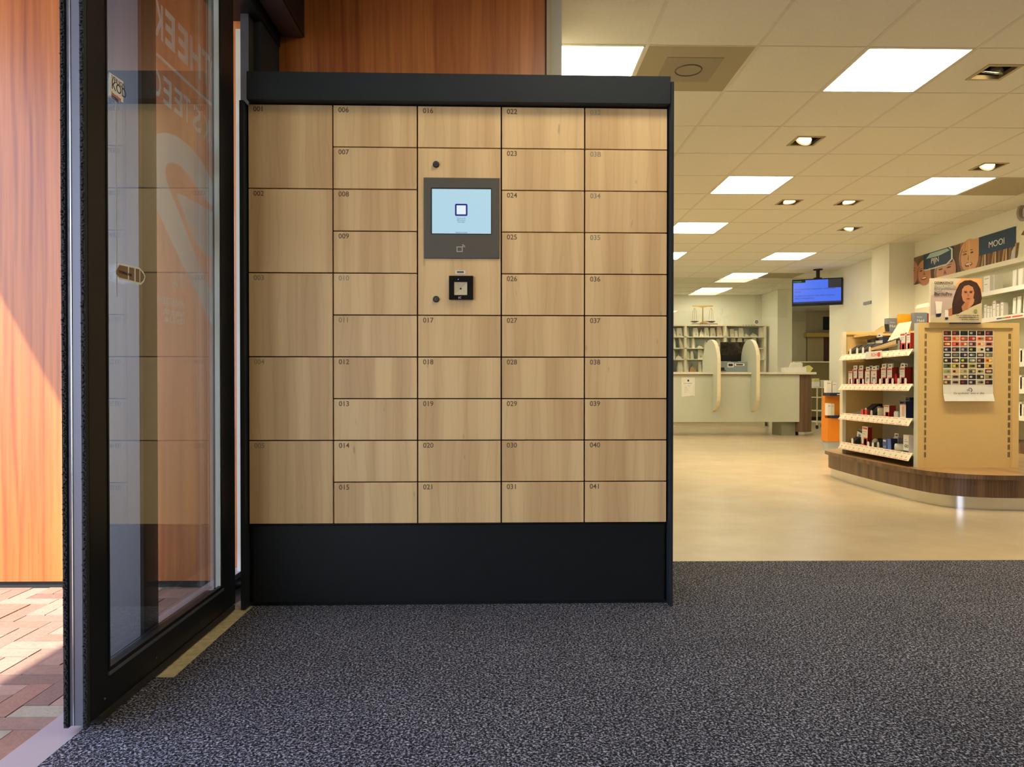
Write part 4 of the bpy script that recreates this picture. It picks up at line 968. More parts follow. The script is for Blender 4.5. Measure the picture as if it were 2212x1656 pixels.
B2 += [((190, 195, 185), [(.93, 0), (.95, .3), (1, .45), (1, 0)]), ((14, 55, 88), rc(.45, .42, 1, 1))]
banner('wall_banner', 'wide picture banner with a blonde woman and the word MOOI, high on the right wall', ((2059.5, 531), (2194, 488), (2194, 563), (2059.5, 595)), B2, (('MOOI', .73, .58, .27, M_WHITE),))
B3 = [((226, 222, 190), rc(0, 0, 1, 1)), ((120, 70, 40), [(.1, .7), (.3, 1), (1, 1), (1, .3), (.5, .5)]), ((200, 150, 110), [(.45, .45), (.8, .9), (1, .8), (1, .2)])]
banner('wall_banner', 'pale picture banner at the right edge with auburn hair, next to the MOOI banner', ((2196, 487), (2290, 458), (2290, 542), (2196, 562)), B3, ())
c_ = at(2197, 483, X=XR-.02)
o = text('wall_letter', 'G', .30, mat('taupe_letter', (.33, .29, .22), .4), frame_m((XR-.022, c_.y, c_.z), (0, -1, 0), (0, 0, 1)), None, .018)
tag(o, 'large raised taupe letter G high on the wall at the right edge', 'letter')

# wall shelving
XS = 5.02
su = empty('wall_shelving', (XR, 6.8, 0), 'cream wall shelving with glass shelves behind the yellow shelf unit', 'shelving')
ysa, ysb = 4.6, 8.0
ysb = at(2034, 640, X=XS+.3).y
zt0 = at(2140, 580, X=XS+.25).z
localize(MB().box(XR-.03, XR-.002, ysa, ysb, .15, zt0, mat('shelf_back', (.70, .68, .50), .6)).build('back_panel'), su)
localize(MB().box(XS+.20, XR-.002, ysa, ysb, zt0-.015, zt0+.035, M_SHELFW).build('cornice'), su)
zsh = [at(2150, 628, X=XS).z, at(2150, 686, X=XS).z]
for zz in zsh+[1.02, .76, .50]:
    s_ = localize(MB().box(XS, XR-.03, ysa, ysb, zz-.006, zz+.004, mat('pale_glass_shelf', (.66, .68, .60), .15)).build('shelf'), su)
    r_ = MB().box(XS-.008, XS, ysa, ysb, zz-.035, zz+.010, M_WHITE).build('shelf_rail'); r_.parent = s_
localize(MB().box(XS, XR-.002, ysa, ysb, .0, .09, M_STEEL).build('kick_strip'), su)
localize(MB().box(XS-.05, XR-.002, ysa, ysb, .09, .25, M_WALNUT).build('base_board'), su)
b = MB()
for yy in (ysb-.02, 6.55, 5.6, 4.7):
    b.box(XR-.045, XR-.03, yy-.02, yy+.02, .25, zt0, M_SHELFW)
localize(b.build('slotted_post'), su)
for k, (px, col) in enumerate(((2158, M_BLUE), (2167, mat('olive', (.3, .33, .08), .5)), (2178, M_RED), (2192, M_RED), (2203, M_RED))):
    yy = at(px, 690, X=XS-.009).y
    q = MB().box(XS-.0095, XS-.008, yy-.035, yy+.035, zsh[1]-.022, zsh[1]-.008, col).build('shelf_label'); localize(q, su)
def wbox(label, px0, px1, ptop, zz, X, dep, m=M_WHITE, tube=False, side=None):
    ya_, yb_ = at(px1, 640, X=X).y, at(px0, 640, X=X).y; h = at((px0+px1)/2, ptop, X=X).z-zz
    if tube:
        e = empty('cream_tube', (X+dep/2, (ya_+yb_)/2, zz), label, 'tube', 'skincare packs on the wall shelving'); wd_ = (yb_-ya_)/2
        b = MB(); n = 12; A_ = []; 
        ring0 = [(.02*math.cos(2*PI*k/n), wd_*.75*math.sin(2*PI*k/n), .025) for k in range(n)]; ring1 = [(.003*math.cos(2*PI*k/n), wd_*math.sin(2*PI*k/n), h) for k in range(n)]
        v0 = [b.bm.verts.new(p_) for p_ in ring0]; v1 = [b.bm.verts.new(p_) for p_ in ring1]
        for k in range(n): b.bm.faces.new([v0[k], v0[(k+1) % n], v1[(k+1) % n], v1[k]])
        b.bm.faces.new(v0); b.bm.faces.new(v1); b.build('tube', m, e)
        MB().cyl((0, 0, 0), (0, 0, .025), wd_*.6, wd_*.6, M_WHITE, 14).build('cap', None, e)
    else:
        e = empty('skincare_box', (X+dep/2, (ya_+yb_)/2, zz), label, 'box', 'skincare packs on the wall shelving')
        wd_ = yb_-ya_
        MB().box(-dep/2, dep/2, -wd_/2, wd_/2, 0, h, m, faces={'-y': side or m}).build('carton', None, e)
        MB().box(-dep/2-.001, -dep/2, -wd_*.3, wd_*.35, h*.82, h*.86, M_GREY).box(-dep/2-.001, -dep/2, -wd_*.1, wd_*.35, h*.5, h*.53, M_GREY).build('print', None, e)
    return e
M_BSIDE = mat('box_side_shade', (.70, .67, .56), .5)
za, zb_ = zsh[0]+.004, zsh[1]+.004
wbox('large white box at the left of the upper wall shelf', 2125, 2138, 596, za, 5.08, .08, side=M_BSIDE)
wbox('grey-printed box behind it on the upper wall shelf', 2141, 2148, 594, za, 5.12, .09, side=M_BSIDE)
wbox('left of the two white tubes on the upper wall shelf', 2183, 2192, 583, za, 5.1, .04, tube=True)
wbox('right of the two white tubes on the upper wall shelf', 2195, 2206, 580, za, 5.1, .04, tube=True)
for k, (a, c_, t) in enumerate(((2126, 2131, 658), (2132.5, 2138, 661), (2139.5, 2143, 661), (2144.5, 2151, 649), (2153, 2158, 656), (2162, 2167.5, 653), (2183, 2190, 643), (2192, 2201, 640), (2206, 2213, 639))):
    nm = ('first', 'second', 'third', 'fourth', 'fifth', 'sixth', 'seventh', 'eighth', 'ninth')[k]
    wbox('%s white pack from the left on the lower wall shelf%s' % (nm, ', tallest of the small group' if k == 3 else ''), a, c_, t, zb_, 5.08, .05, tube=(k > 5), side=M_BSIDE)
e = empty('open_carton', (5.10, at(2172, 676, X=5.1).y, zb_), 'open white carton lying tilted on the lower wall shelf', 'box', 'skincare packs on the wall shelving')
MB().prism([(0, 0, 0), (0, .14, 0), (0, .16, .03), (0, .06, .055)], (.05, 0, 0), M_WHITE).build('carton', None, e)
MB().prism([(-.002, .03, 0), (-.002, .1, .0), (-.002, .065, .02)], (-.001, 0, 0), M_NAVY).build('flap', None, e)
for k, (py_, zz) in enumerate(((710, 1.02), (830, .50), (900, .76))):
    for j in range(3):
        yy = at(2204+8*j, 800, X=5.08).y
        o = MB().box(-.03, .03, -.035, .035, 0, .14-.02*j, M_WHITE).build('skincare_box', None); o.location = (5.1, yy, zz+.004)
        tag(o, 'white box on the %s shelf seen right of the yellow unit, %s' % (('third', 'fifth', 'fourth')[k], ('nearest the unit', 'middle one', 'at the frame edge')[j]), 'box', 'skincare packs on the wall shelving')

# ------------------------------------------------------------------ television
e = empty('television', at(1767, 632, Y=11.2), 'black flat television with a bright blue screen hanging from the ceiling', 'television')
tl, tr_ = at(1711, 605, Y=11.42), at(1820, 598, Y=11.14)
bl, br_ = at(1713, 662.5, Y=11.42), at(1820.5, 656, Y=11.14)
zt = (tl.z+tr_.z)/2; zb = (bl.z+br_.z)/2
tl = Vector((tl.x, tl.y, zt)); tr_ = Vector((tr_.x, tr_.y, zt)); R_ = Vector((tr_.x-tl.x, tr_.y-tl.y, 0)); wv = R_.length; R_.normalize(); N_ = R_.cross(Vector((0, 0, 1)))
if N_.y > 0: N_ = -N_
e.location = (tl+tr_)/2 + Vector((0, 0, zb-zt)); 
Bm = lambda u0, u1, v0, v1, d0, d1, m, nm: localize(MB().prism([tl+R_*(u0*wv)+Vector((0, 0, (v0-1)*(zt-zb)))+N_*d0, tl+R_*(u1*wv)+Vector((0, 0, (v0-1)*(zt-zb)))+N_*d0, tl+R_*(u1*wv)+Vector((0, 0, (v1-1)*(zt-zb)))+N_*d0, tl+R_*(u0*wv)+Vector((0, 0, (v1-1)*(zt-zb)))+N_*d0], N_*(d1-d0), m).build(nm), e)
Bm(0, 1, 0, 1, -.045, 0, M_BLACK, 'casing')
Bm(.025, .975, .09, .96, 0, .001, mat('tv_blue', (.01, .01, .02), .3, emit=srgb(64, 110, 235), es=1.0), 'screen')
Bm(.72, .975, .64, .96, .001, .0016, mat('tv_grey', (.01, .01, .01), .3, emit=srgb(45, 45, 55), es=.8), 'screen_picture')
Bm(.03, .27, .87, .96, .001, .0016, M_BLACKM, 'screen_caption')
Bm(.025, .975, .09, .15, .001, .0016, mat('tv_navy', (.01, .01, .02), .3, emit=srgb(20, 30, 90), es=.8), 'screen_ticker')
for body, v in (('Voor uw persoonlijke medicatie kunt u contact in deze', .60), ('apotheek', .51), ('De tijden van aan de balie worden vanaf nu op privacy', .35), ('volling in overleg genomen', .26)):
    text('screen_text', body, .034, M_SNAVY, frame_m(tl+R_*(.05*wv)+Vector((0, 0, (v-1)*(zt-zb)))+N_*.002, R_, (0, 0, 1)), e, .0003, sx=.78)
text('screen_text', 'Medicatie', .028, mat('tv_green', (.1, .5, .2), .4, emit=(.05, .25, .1), es=1), frame_m(tl+R_*(.04*wv)+Vector((0, 0, (.895-1)*(zt-zb)))+N_*.003, R_, (0, 0, 1)), e, .0003)
mt = at(1767, 590, Y=11.33)
localize(MB().cyl((mt.x, 11.33, zt-.03), (mt.x, 11.33, H), .028, None, M_BLACKM, 14).cyl((mt.x, 11.33, H-.012), (mt.x, 11.33, H), .07, None, M_BLACKM, 18).box(mt.x-.06, mt.x+.05, 11.30, 11.36, zt-.12, zt+.02, M_BLACKM).build('ceiling_mount'), e)

# wall marks near the TV (grey vent slot and small sign on the wall)
a, c_ = at(1866, 651, X=XR-.01), at(1882, 655, X=XR-.01)
o = MB().box(XR-.02, XR, c_.y, a.y, c_.z-.0, c_.z+.04, M_GREY).build('wall_vent', None); tag(o, 'short grey slot vent on the wall between television and column', 'vent')

# ------------------------------------------------------------------ service counter
CY = 11.45
ct = empty('service_counter', (4.2, CY+.3, 0), 'long grey-green service counter with a walnut rounded end, in front of bag shelves', 'counter')
zt_, zb_c = at(1600, 803.5, Y=CY).z, at(1600, 911, Y=CY).z
xl, xr_ = 1.4, at(1727, 860, Y=CY).x; xe = at(1756, 860, Y=CY+.1).x
localize(MB().box(xl, xr_, CY, CY+.05, zb_c, zt_-.04, M_PUTTY).build('front_panel'), ct)
localize(MB().box(xl, xe, CY-.03, CY+.75, zt_-.035, zt_, M_CREAM, bev=.003).box(xl, xe, CY-.03, CY+.75, zt_-.045, zt_-.035, M_WALNUT).build('worktop'), ct)
zc_ = at(1740, 932, Y=CY+.1).z
b = MB(); P = []
x0_, x1_ = xr_-.02, xe-.015
for k in range(11):
    a = -PI/2+PI*k/20; P.append((x1_-.12+.12*math.cos(a), CY+.14+.12*math.sin(a), zc_))
P += [(x1_, CY+.62, zc_), (x0_, CY+.62, zc_), (x0_, CY+.02, zc_)]
localize(smooth_sides(b.prism(P, (0, 0, zt_-.045-zc_), M_WALNUT).build('end_casing')), ct)
localize(MB().cyl(((x0_+x1_)/2+.0, CY+.25, 0), ((x0_+x1_)/2, CY+.25, zc_), .095, None, M_STEEL, 24).build('steel_foot'), ct)
xf = at(1688, 930, Y=CY+.1).x; xf2 = at(1718, 930, Y=CY+.1).x
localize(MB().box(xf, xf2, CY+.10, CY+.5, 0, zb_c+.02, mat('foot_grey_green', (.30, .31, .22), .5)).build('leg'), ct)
localize(MB().box(xl, xl+.2, CY+.10, CY+.5, 0, zb_c+.02, M_PUTTY).build('leg'), ct)
# privacy screens: upright surfboard boards through the counter edge
def board(label, pxn, far):
    yn = CY-.26; X = at(pxn, 800, Y=yn).x
    zt, zb = at(pxn-8, 732, Y=yn+.25).z, at(pxn-4, 888, Y=yn+.1).z
    e = empty('privacy_screen', (X, CY, zb), label, 'privacy screen', 'upright privacy boards on the counter')
    yF = yn+far; P = []
    r = (yF-yn)/2; n = 14
    for k in range(n+1):
        a = PI*k/n; P.append((X, (yn+yF)/2-r*math.cos(a), zt-r*.95+r*.95*math.sin(a)))
    P.append((X, yF, zt_-.045)); 
    ym = CY-.001
    P += [(X, yF, zt_+.002), (X, ym, zt_+.002)]
    P = [p_ for k, p_ in enumerate(P) if k != n+1]
    P += [(X, ym, zb+.02), (X, ym-.01, zb)]
    for k in range(8):
        a = PI/2*k/7; P.append((X, ym-.02-(ym-.02-yn)*math.sin(a), zb+.30*(1-math.cos(a))))
    localize(MB().prism(P, (.055, 0, 0), M_PUTTY, mat('edge_cream', (.82, .74, .52), .5)).build('board'), e)
    return e
board('left upright rounded privacy board beside the computer monitor', 1549.5, .82)
board('right upright rounded privacy board beside the computer monitor', 1634, .72)
# notice sheet
a, c_ = at(1472, 857, Y=CY), at(1501, 815, Y=CY)
e = empty('notice_sheet', (a.x, CY, a.z), 'white paper notice with a curled corner taped to the counter front', 'notice')
localize(MB().prism([(a.x, CY-.002, a.z), (a.x+.13, CY-.002, a.z), (c_.x-.05, CY-.012, a.z+.02), (c_.x, CY-.002, a.z+.015), (c_.x, CY-.002, c_.z), (a.x, CY-.002, c_.z)], (0, -.001, 0), M_PAPER).build('sheet'), e)
text('lettering', 'Beste bezoeker', .022, M_BLACKM, frame_m((( a.x+c_.x)/2, CY-.004, c_.z-.10), (1, 0, 0), (0, 0, 1)), e, .0003, 'CENTER')
for k, s_ in enumerate(('Privacy graag', 'afstand houden', 'Wacht uw beurt', 'af achter de lijn', 'Hartelijk dank')):
    text('lettering', s_, .019, M_GREY, frame_m(((a.x+c_.x)/2, CY-.004, c_.z-.14-.032*k), (1, 0, 0), (0, 0, 1)), e, .0003, 'CENTER')
localize(MB().box((a.x+c_.x)/2-.012, (a.x+c_.x)/2+.014, CY-.004, CY-.003, c_.z-.065, c_.z-.035, M_BLACKM).build('logo'), e)
# monitor and its stand box
Ym = CY+.52
a, c_ = at(1557, 780, Y=Ym), at(1616, 738.5, Y=Ym)
e = empty('computer_monitor', ((a.x+c_.x)/2, Ym, zt_), 'black computer monitor on the service counter between the privacy boards', 'monitor')
localize(MB().box(a.x, c_.x, Ym, Ym+.04, a.z, c_.z, M_BLACK, bev=.004).build('casing'), e)
zs = at(1590, 767, Y=Ym).z
localize(MB().box(a.x+.005, c_.x-.005, Ym-.002, Ym, zs, c_.z-.006, mat('monitor_glass', (.02, .014, .008), .08)).build('back_gloss'), e)
localize(MB().box((a.x+c_.x)/2-.05, (a.x+c_.x)/2+.06, Ym+.0, Ym+.04, zt_, a.z+.01, M_BLACK).box((a.x+c_.x)/2-.09, (a.x+c_.x)/2+.10, Ym-.04, Ym+.1, zt_, zt_+.012, M_BLACK).build('stand'), e)
Yb = CY+.15
a, c_ = at(1557, 802, Y=Yb), at(1617, 781, Y=Yb)
e = empty('equipment_box', ((a.x+c_.x)/2, Yb, zt_), 'blue-grey box with two stickers on the counter under the monitor', 'box')
localize(MB().box(a.x, c_.x, Yb, Yb+.20, zt_, c_.z, mat('box_blue_grey', (.26, .31, .33), .5), bev=.004).build('casing'), e)
for (p0, p1, q0, q1, m, m2) in ((1571.5, 1585, 783, 793, M_WHITE, M_NAVY), (1587, 1608, 785, 790, M_WHITE, M_BLACKM)):
    u, v = at(p0, q1, Y=Yb), at(p1, q0, Y=Yb); dx, dz_ = (v.x-u.x)*.15, (v.z-u.z)*.22
    localize(MB().box(u.x, v.x, Yb-.0015, Yb, u.z, v.z, m).box(u.x+dx, v.x-dx, Yb-.0025, Yb-.0015, u.z+dz_, v.z-dz_, m2).build('sticker'), e)
# bag tray on the counter right end
Yt = CY+.2; e = empty('bag_tray', at(1722, 803, Y=Yt), 'white tray stuffed with folded white paper bags at counter right end', 'tray'); e.location.z = zt_
a, c_ = at(1697, 803, Y=Yt), at(1742, 793, Y=Yt)
localize(MB().box(a.x, c_.x, Yt, Yt+.2, zt_, c_.z, M_WHITE).build('tray'), e)
for k in range(8):
    px = 1703+k*4.4; u = at(px, 795, Y=Yt+.05)
    l_ = random.uniform(-.03, .05)
    o = MB().prism([(0, 0, 0), (.05, 0, 0), (.05+l_, 0, .10), (l_+.01, 0, .115)], (0, .02, 0), M_PAPER).build('paper_bag', None)
    o.location = (u.x, Yt+.03+.018*k, c_.z-.03)
    tag(o, 'folded white paper bag in the counter tray, %s from the left' % ('first', 'second', 'third', 'fourth', 'fifth', 'sixth', 'seventh', 'eighth')[k], 'paper bag', 'folded bags in the counter tray')
u = at(1742, 798, Y=Yt)
o = MB().prism([(0, 0, 0), (.10, 0, .0), (.15, 0, .07), (.09, 0, .115), (.01, 0, .09)], (0, .08, 0), mat('yellow_green', (.62, .60, .22), .6)).build('yellow_pouch', None); o.location = (u.x-.03, Yt+.02, zt_+.001)
tag(o, 'yellow-green pouch beside the bag tray on the counter end', 'pouch')
for (px, l) in ((1561, 'black desk object left of the blue-grey box on the counter'), ):
    u = at(px, 800, Y=CY+.05); o = MB().box(-.05, .05, -.03, .03, 0, .035, M_BLACKM, bev=.01).box(-.045, .045, -.031, -.03, .012, .018, M_WHITE).box(-.03, .03, -.02, .02, .03, .075, M_BLACKM, bev=.008).build('card_terminal', None)
    o.location = (u.x, CY+.06, zt_); tag(o, l, 'card terminal')
# glass screen above the counter
gs = bpy.data.objects.new('window_2', None); C.objects.link(gs); gs.location = (3.5, CY+.8, zt_); struct(gs)
xg = at(1741, 700, Y=CY+.8).x
xs_ = [1.4, at(1484, 700, Y=CY+.8).x, at(1547, 700, Y=CY+.8).x, at(1617, 700, Y=CY+.8).x, xg]
for a, c_ in zip(xs_, xs_[1:]):
    localize(MB().box(a+.002, c_-.002, CY+.8, CY+.808, zt_+.0, H-.001).build('glass_pane', G_THIN), gs)
localize(MB().box(1.4, xg, CY+.795, CY+.815, H-.015, H, M_SHELFW).box(1.4, xg, CY+.74, CY+.815, zt_-.03, zt_, M_SHELFW).build('glass_channel'), gs)

# ------------------------------------------------------------------ bag shelves at the back
YS = 14.10
def bx(px): return at(px, 760, Y=YS).x
def bz_(py): return at(1550, py, Y=YS).z
bs = empty('bag_shelving', (bx(1560), YS+.2, 0), 'cream open shelving with mirror backs, full of white pharmacy bags', 'shelving')
zs = [bz_(726.5), bz_(751), bz_(775), bz_(803), bz_(828)]
ztop = bz_(700.5)
b = MB(); xL, xR_ = bx(1395), bx(1655)
for px in (1395, 1481, 1567, 1653): x = bx(px); b.box(x-.022, x+.022, YS, YS+.42, .12, ztop)
localize(b.build('upright', M_SHELFW), bs)
localize(MB().box(xL, xR_+.02, YS-.005, YS+.42, ztop-.03, ztop, M_SHELFW).build('top_board'), bs)
localize(MB().box(xL, xR_+.02, YS-.01, YS-.005, ztop-.028, ztop-.002, M_SHELFW).build('header_strip'), bs)
for k, (a_, c2_) in enumerate(((1510, 1534), (1602, 1632))):
    for q in range(5):
        x = bx(a_)+(bx(c2_)-bx(a_))*(q+.5)/5
        localize(MB().box(x-.014, x+.014, YS-.012, YS-.0105, ztop-.021, ztop-.008, M_GREY).build('shelf_lettering'), bs)
for z in zs:
    localize(MB().box(xL, xR_, YS, YS+.42, z-.018, z, M_SHELFW).build('shelf'), bs)
M_MIR = mat('mirror_back', (.55, .64, .66), .15, .35)
localize(MB().box(xL, xR_, YS+.42, YS+.44, .12, ztop, M_MIR).build('mirror_back'), bs)
localize(MB().box(xL, xR_, YS, YS+.42, .12, zs[-1]-.02, M_SHELFW).build('base_cabinet'), bs)
localize(MB().box(xL, xR_, YS+.05, YS+.40, .0, .12, M_SHELFW).build('plinth'), bs)
M_BAG = mat('pharmacy_bag', (.80, .77, .64), .8, noise=.08, nscale=20)
M_BAGP = mat('pharmacy_bag_pink', (.78, .66, .55), .8, noise=.08, nscale=20)
rows = {0: [(1455, 1463, 706, 'l'), (1464, 1477, 707, 'p'), (1485, 1491, 706, 's'), (1499, 1511, 707, 'p'), (1513, 1523, 710, 'c'), (1524, 1535, 706, 'p'), (1537, 1549, 707, 'p'), (1552, 1563, 704, 'k'),
            (1571, 1576, 706, 's'), (1581, 1589.5, 709, 'b'), (1590.5, 1597, 713, 'b'), (1599, 1610, 707, 's'), (1612, 1621, 718, 'c'), (1624, 1640, 717, 'c'), (1643, 1652, 705, 's')],
        1: [(1452, 1461, 729, 's'), (1469, 1478, 728, 'l'), (1485, 1492, 728, 's'), (1497, 1503, 729, 's'), (1508, 1520, 744, 'c'), (1524, 1532, 735, 'c'), (1551, 1561, 731, 'p'), (1571, 1577, 730, 's'), (1583, 1594, 729, 's'), (1597, 1608, 729, 's'), (1612, 1622, 731, 's'), (1627, 1638, 728, 's')],
        2: [(1452, 1461, 755, 's'), (1462, 1476, 765, 'c'), (1485, 1493, 758, 's'), (1494, 1501, 757, 's'), (1510, 1521, 754, 'p'), (1522, 1530, 762, 'b'), (1641, 1646, 752, 's'), (1647, 1652, 752, 's')],
        3: [(1467, 1478, 781, 's'), (1485, 1490, 778, 's'), (1492, 1507, 786, 't'), (1511, 1518, 781, 's'), (1519, 1529, 791, 'c')]}
ordn = ('first', 'second', 'third', 'fourth', 'fifth', 'sixth', 'seventh', 'eighth')
shn = ('top', 'second', 'third', 'bottom'); kindn = {'l': 'leaning', 's': 'standing', 'p': 'printed', 'c': 'crumpled', 'b': 'small square', 'k': 'pinkish printed', 't': 'rounded brown'}
cnt = {}
for r, lst in rows.items():
    for (a_, c2_, pt, kd) in lst:
        bay = 'left bay' if a_ < 1481 else 'middle bay' if a_ < 1567 else 'right bay'
        key = (r, bay); cnt[key] = cnt.get(key, 0)+1
        x0_, x1_ = bx(a_), bx(c2_); z0 = zs[r]; h = bz_(pt)-z0; wv_ = x1_-x0_; dpt = .10
        m = M_BAGP if kd == 'k' else mat('kraft', (.50, .33, .15), .8) if kd == 't' else M_BAG
        b = MB()
        # gusseted bag: wide bottom, pinched folded top, slightly irregular
        j = lambda s_: random.uniform(-s_, s_)
        if kd == 'b': P0 = [(0, 0), (wv_, 0), (wv_, h), (0, h)]
        elif kd in 'ct': P0 = [(0, 0), (wv_, 0), (wv_*.95, h*.4), (wv_*(.6+j(.1)), h*.75), (wv_*(.5+j(.15)), h), (wv_*.35, h*.7), (wv_*.08, h*.45)]
        elif kd == 'l': P0 = [(wv_*.3, 0), (wv_, 0), (wv_*.8, h*.5), (wv_*.35, h), (0, h*.98), (wv_*.15, h*.5)]
        else: P0 = [(0, 0), (wv_, 0), (wv_*.98, h*.5), (wv_*(.86+j(.04)), h), (wv_*(.14+j(.04)), h*.99), (wv_*.03, h*.5)]
        bot = [(x-wv_/2, 0, z) for x, z in P0]
        b1 = [b.bm.verts.new((x, -(.01 if z < h*.6 else -.03), z)) for x, _, z in bot]; b2 = [b.bm.verts.new((x, dpt-(0 if z < h*.6 else .05), z)) for x, _, z in bot]
        n = len(b1); b.bm.faces.new(b1); b.bm.faces.new(b2[::-1])
        for k in range(n): b.bm.faces.new([b1[k], b2[k], b2[(k+1) % n], b1[(k+1) % n]])
        nmk = 'small_parcel' if kd == 'b' else 'pharmacy_bag'
        e = empty(nmk, ((x0_+x1_)/2, YS+.06+random.uniform(0, .05), z0), '%s white pharmacy bag, %s from left, %s shelf of the %s' % (kindn[kd], ordn[cnt[key]-1], shn[r], bay) if kd not in 'tb' else
                  '%s parcel, %s from the left on the %s shelf of the %s' % (kindn[kd], ordn[cnt[key]-1], shn[r], bay), 'parcel' if kd == 'b' else 'paper bag', 'pharmacy bags on the back shelves')
        b.build('bag_body', m, e)
        if kd in 'pk':
            b = MB()
            for q in range(5):
                a = q*1.25; b.cyl((wv_*.12*math.cos(a)+wv_*.05, -.016, h*.25+h*.07*math.sin(a)), (wv_*.12*math.cos(a)+wv_*.05, -.012, h*.25+h*.07*math.sin(a)), wv_*.06, None, None, 8)
            b.build('bag_print', M_GREY, e)
# balance scale on the shelving
c_ = at(1520, 699, Y=YS+.15); px_m = YS*1.0/1560
e = empty('balance_scale', (c_.x, YS+.15, ztop), 'antique brass balance scale standing on top of the bag shelving', 'scale')
M_DWOOD = mat('dark_wood_base', (.10, .03, .015), .4)
localize(MB().box(c_.x-.25, c_.x+.25, YS+.05, YS+.25, ztop, ztop+.022, M_DWOOD, bev=.004).build('base'), e)
zbm = at(1517, 662, Y=YS+.15).z
localize(MB().cyl((c_.x-.02, YS+.15, ztop+.022), (c_.x-.02, YS+.15, zbm), .014, .010, M_BRASS, 14).lathe([(.05, 0), (.03, .02), (.014, .04)], (c_.x-.02, YS+.15, ztop+.022), M_BRASS).build('pillar'), e)
localize(MB().prism([(c_.x-.22, YS+.14, zbm+.0), (c_.x+.18, YS+.14, zbm+.0), (c_.x+.18, YS+.14, zbm+.022), (c_.x-.22, YS+.14, zbm+.022)], (0, .02, 0), M_BRASS).prism([(c_.x-.12, YS+.14, zbm), (c_.x+.08, YS+.14, zbm), (c_.x-.02, YS+.14, zbm-.025)], (0, .02, 0), M_BRASS).build('beam'), e)
for s_, xx in ((0, c_.x-.18), (1, c_.x+.15)):
    hp = MB(); zp = ztop+.06; zu = zbm-.005
    for k in range(3):
        a = 2*PI*k/3+.3; hp.cyl((xx, YS+.15, zu-.02), (xx+.035*math.cos(a), YS+.15+.035*math.sin(a), zu-.08), .003, None, M_BRASS, 6).cyl((xx+.035*math.cos(a), YS+.15+.035*math.sin(a), zu-.08), (xx+.05*math.cos(a), YS+.15+.05*math.sin(a), zp), .003, None, M_BRASS, 6)
    localize(hp.build('hanger'), e)
    localize(MB().lathe([(.02, -.012), (.06, 0), (.085, .012), (.083, .014)], (xx, YS+.15, zp-.0), M_DWOOD).build('pan'), e)
b = MB()
for k in range(6): b.cyl((c_.x-.09+k*.026, YS+.07, ztop+.022), (c_.x-.09+k*.026, YS+.07, ztop+.05+.006*k), .010, None, M_BRASS, 12)
localize(b.build('weight_set'), e)
c_ = at(1635, 699, Y=YS+.1)
o = MB().cyl((0, 0, .055), (0, .03, .055), .055, None, M_BAG, 24).cyl((0, -.002, .06), (0, 0, .06), .032, None, M_TEAL, 20).box(-.02, .02, -.003, -.0025, .055, .065, M_WHITE).build('small_clock', None)
o.location = (c_.x, YS+.12, ztop); tag(o, 'small round plate with a dark badge at the right end of the bag shelving top', 'plate')

# ------------------------------------------------------------------ beyond: back room, trolley, orange stand
YR = 17.55
def rbox(p0, q0, p1, q1, th, m, name, label, cat, Y=YR, grp=None):
    u, v = at(p0, q1, Y=Y), at(p1, q0, Y=Y)
    o = MB().box(u.x, v.x, Y-.0, Y+th, max(0, u.z), v.z, m).build(name, None); 
    if label: tag(o, label, cat, grp)
    return o
o = rbox(1700, 695, 1741, 781, .04, mat('pale_cupboard', (.62, .55, .38), .5), 'wall_cupboard', 'pale wall cupboard in the far room, left of the yellow beam', 'cupboard')
o = rbox(1744, 727, 1779, 781, .04, mat('beige_cupboard', (.58, .47, .26), .5), 'wall_cupboard', 'beige wall cupboard in the far room, under the yellow beam', 'cupboard')
o = struct(rbox(1742, 719, 1810, 727, .2, mat('ochre_beam', (.62, .45, .12), .5), 'trim_ochre_beam', None, None, Y=17.38))
o = rbox(1779, 684, 1800, 712, .03, M_BLACKM, 'dark_screen', 'black screen above the yellow beam in the far room', 'screen')
o = rbox(1779, 727, 1800, 781, .03, mat('maroon_board', (.12, .05, .04), .5), 'notice_board', 'dark maroon board under the yellow beam beside the wall edge', 'board')
Yc = 16.6
u, v = at(1741, 820, Y=Yc), at(1840, 783, Y=Yc)
e = empty('base_cabinet', (u.x, Yc, 0), 'olive brown base cabinet in the far room behind the counter', 'cabinet')
localize(MB().box(u.x-.3, v.x, Yc, Yc+.5, .08, v.z, mat('olive_cabinet', (.20, .16, .06), .5)).box(u.x-.3, v.x, Yc+.03, Yc+.5, 0, .08, M_BLACKM).build('body'), e)
localize(MB().box(u.x-.32, v.x, Yc-.02, Yc+.5, v.z, v.z+.03, M_SHELFW).build('worktop'), e)
# trolley
Yq = 13.3
x0_, x1_ = at(1757, 850, Y=Yq).x, at(1800, 850, Y=Yq).x
tz = at(1770, 838, Y=Yq).z
e = empty('utility_trolley', ((x0_+x1_)/2, Yq, 0), 'cream metal wire trolley standing behind the counter end', 'trolley')
b = MB()
for x in (x0_+.07, x1_-.03):
    for y in (Yq, Yq+.4): b.cyl((x, y, .07), (x, y, tz), .012, None, M_SHELFW, 10)
localize(b.build('post'), e)
b = MB()
for z in (.12, .33, .58):
    for y in (Yq, Yq+.4): b.cyl((x0_+.07, y, z), (x1_-.03, y, z), .009, None, M_SHELFW, 8)
    for k in range(9): x = x0_+.07+(x1_-.1-x0_)*k/8; b.cyl((x, Yq, z), (x, Yq+.4, z), .004, None, M_SHELFW, 6)
localize(b.build('wire_basket'), e)
localize(MB().box(x0_, x1_, Yq-.02, Yq+.42, tz, tz+.03, M_SHELFW).build('top_tray'), e)
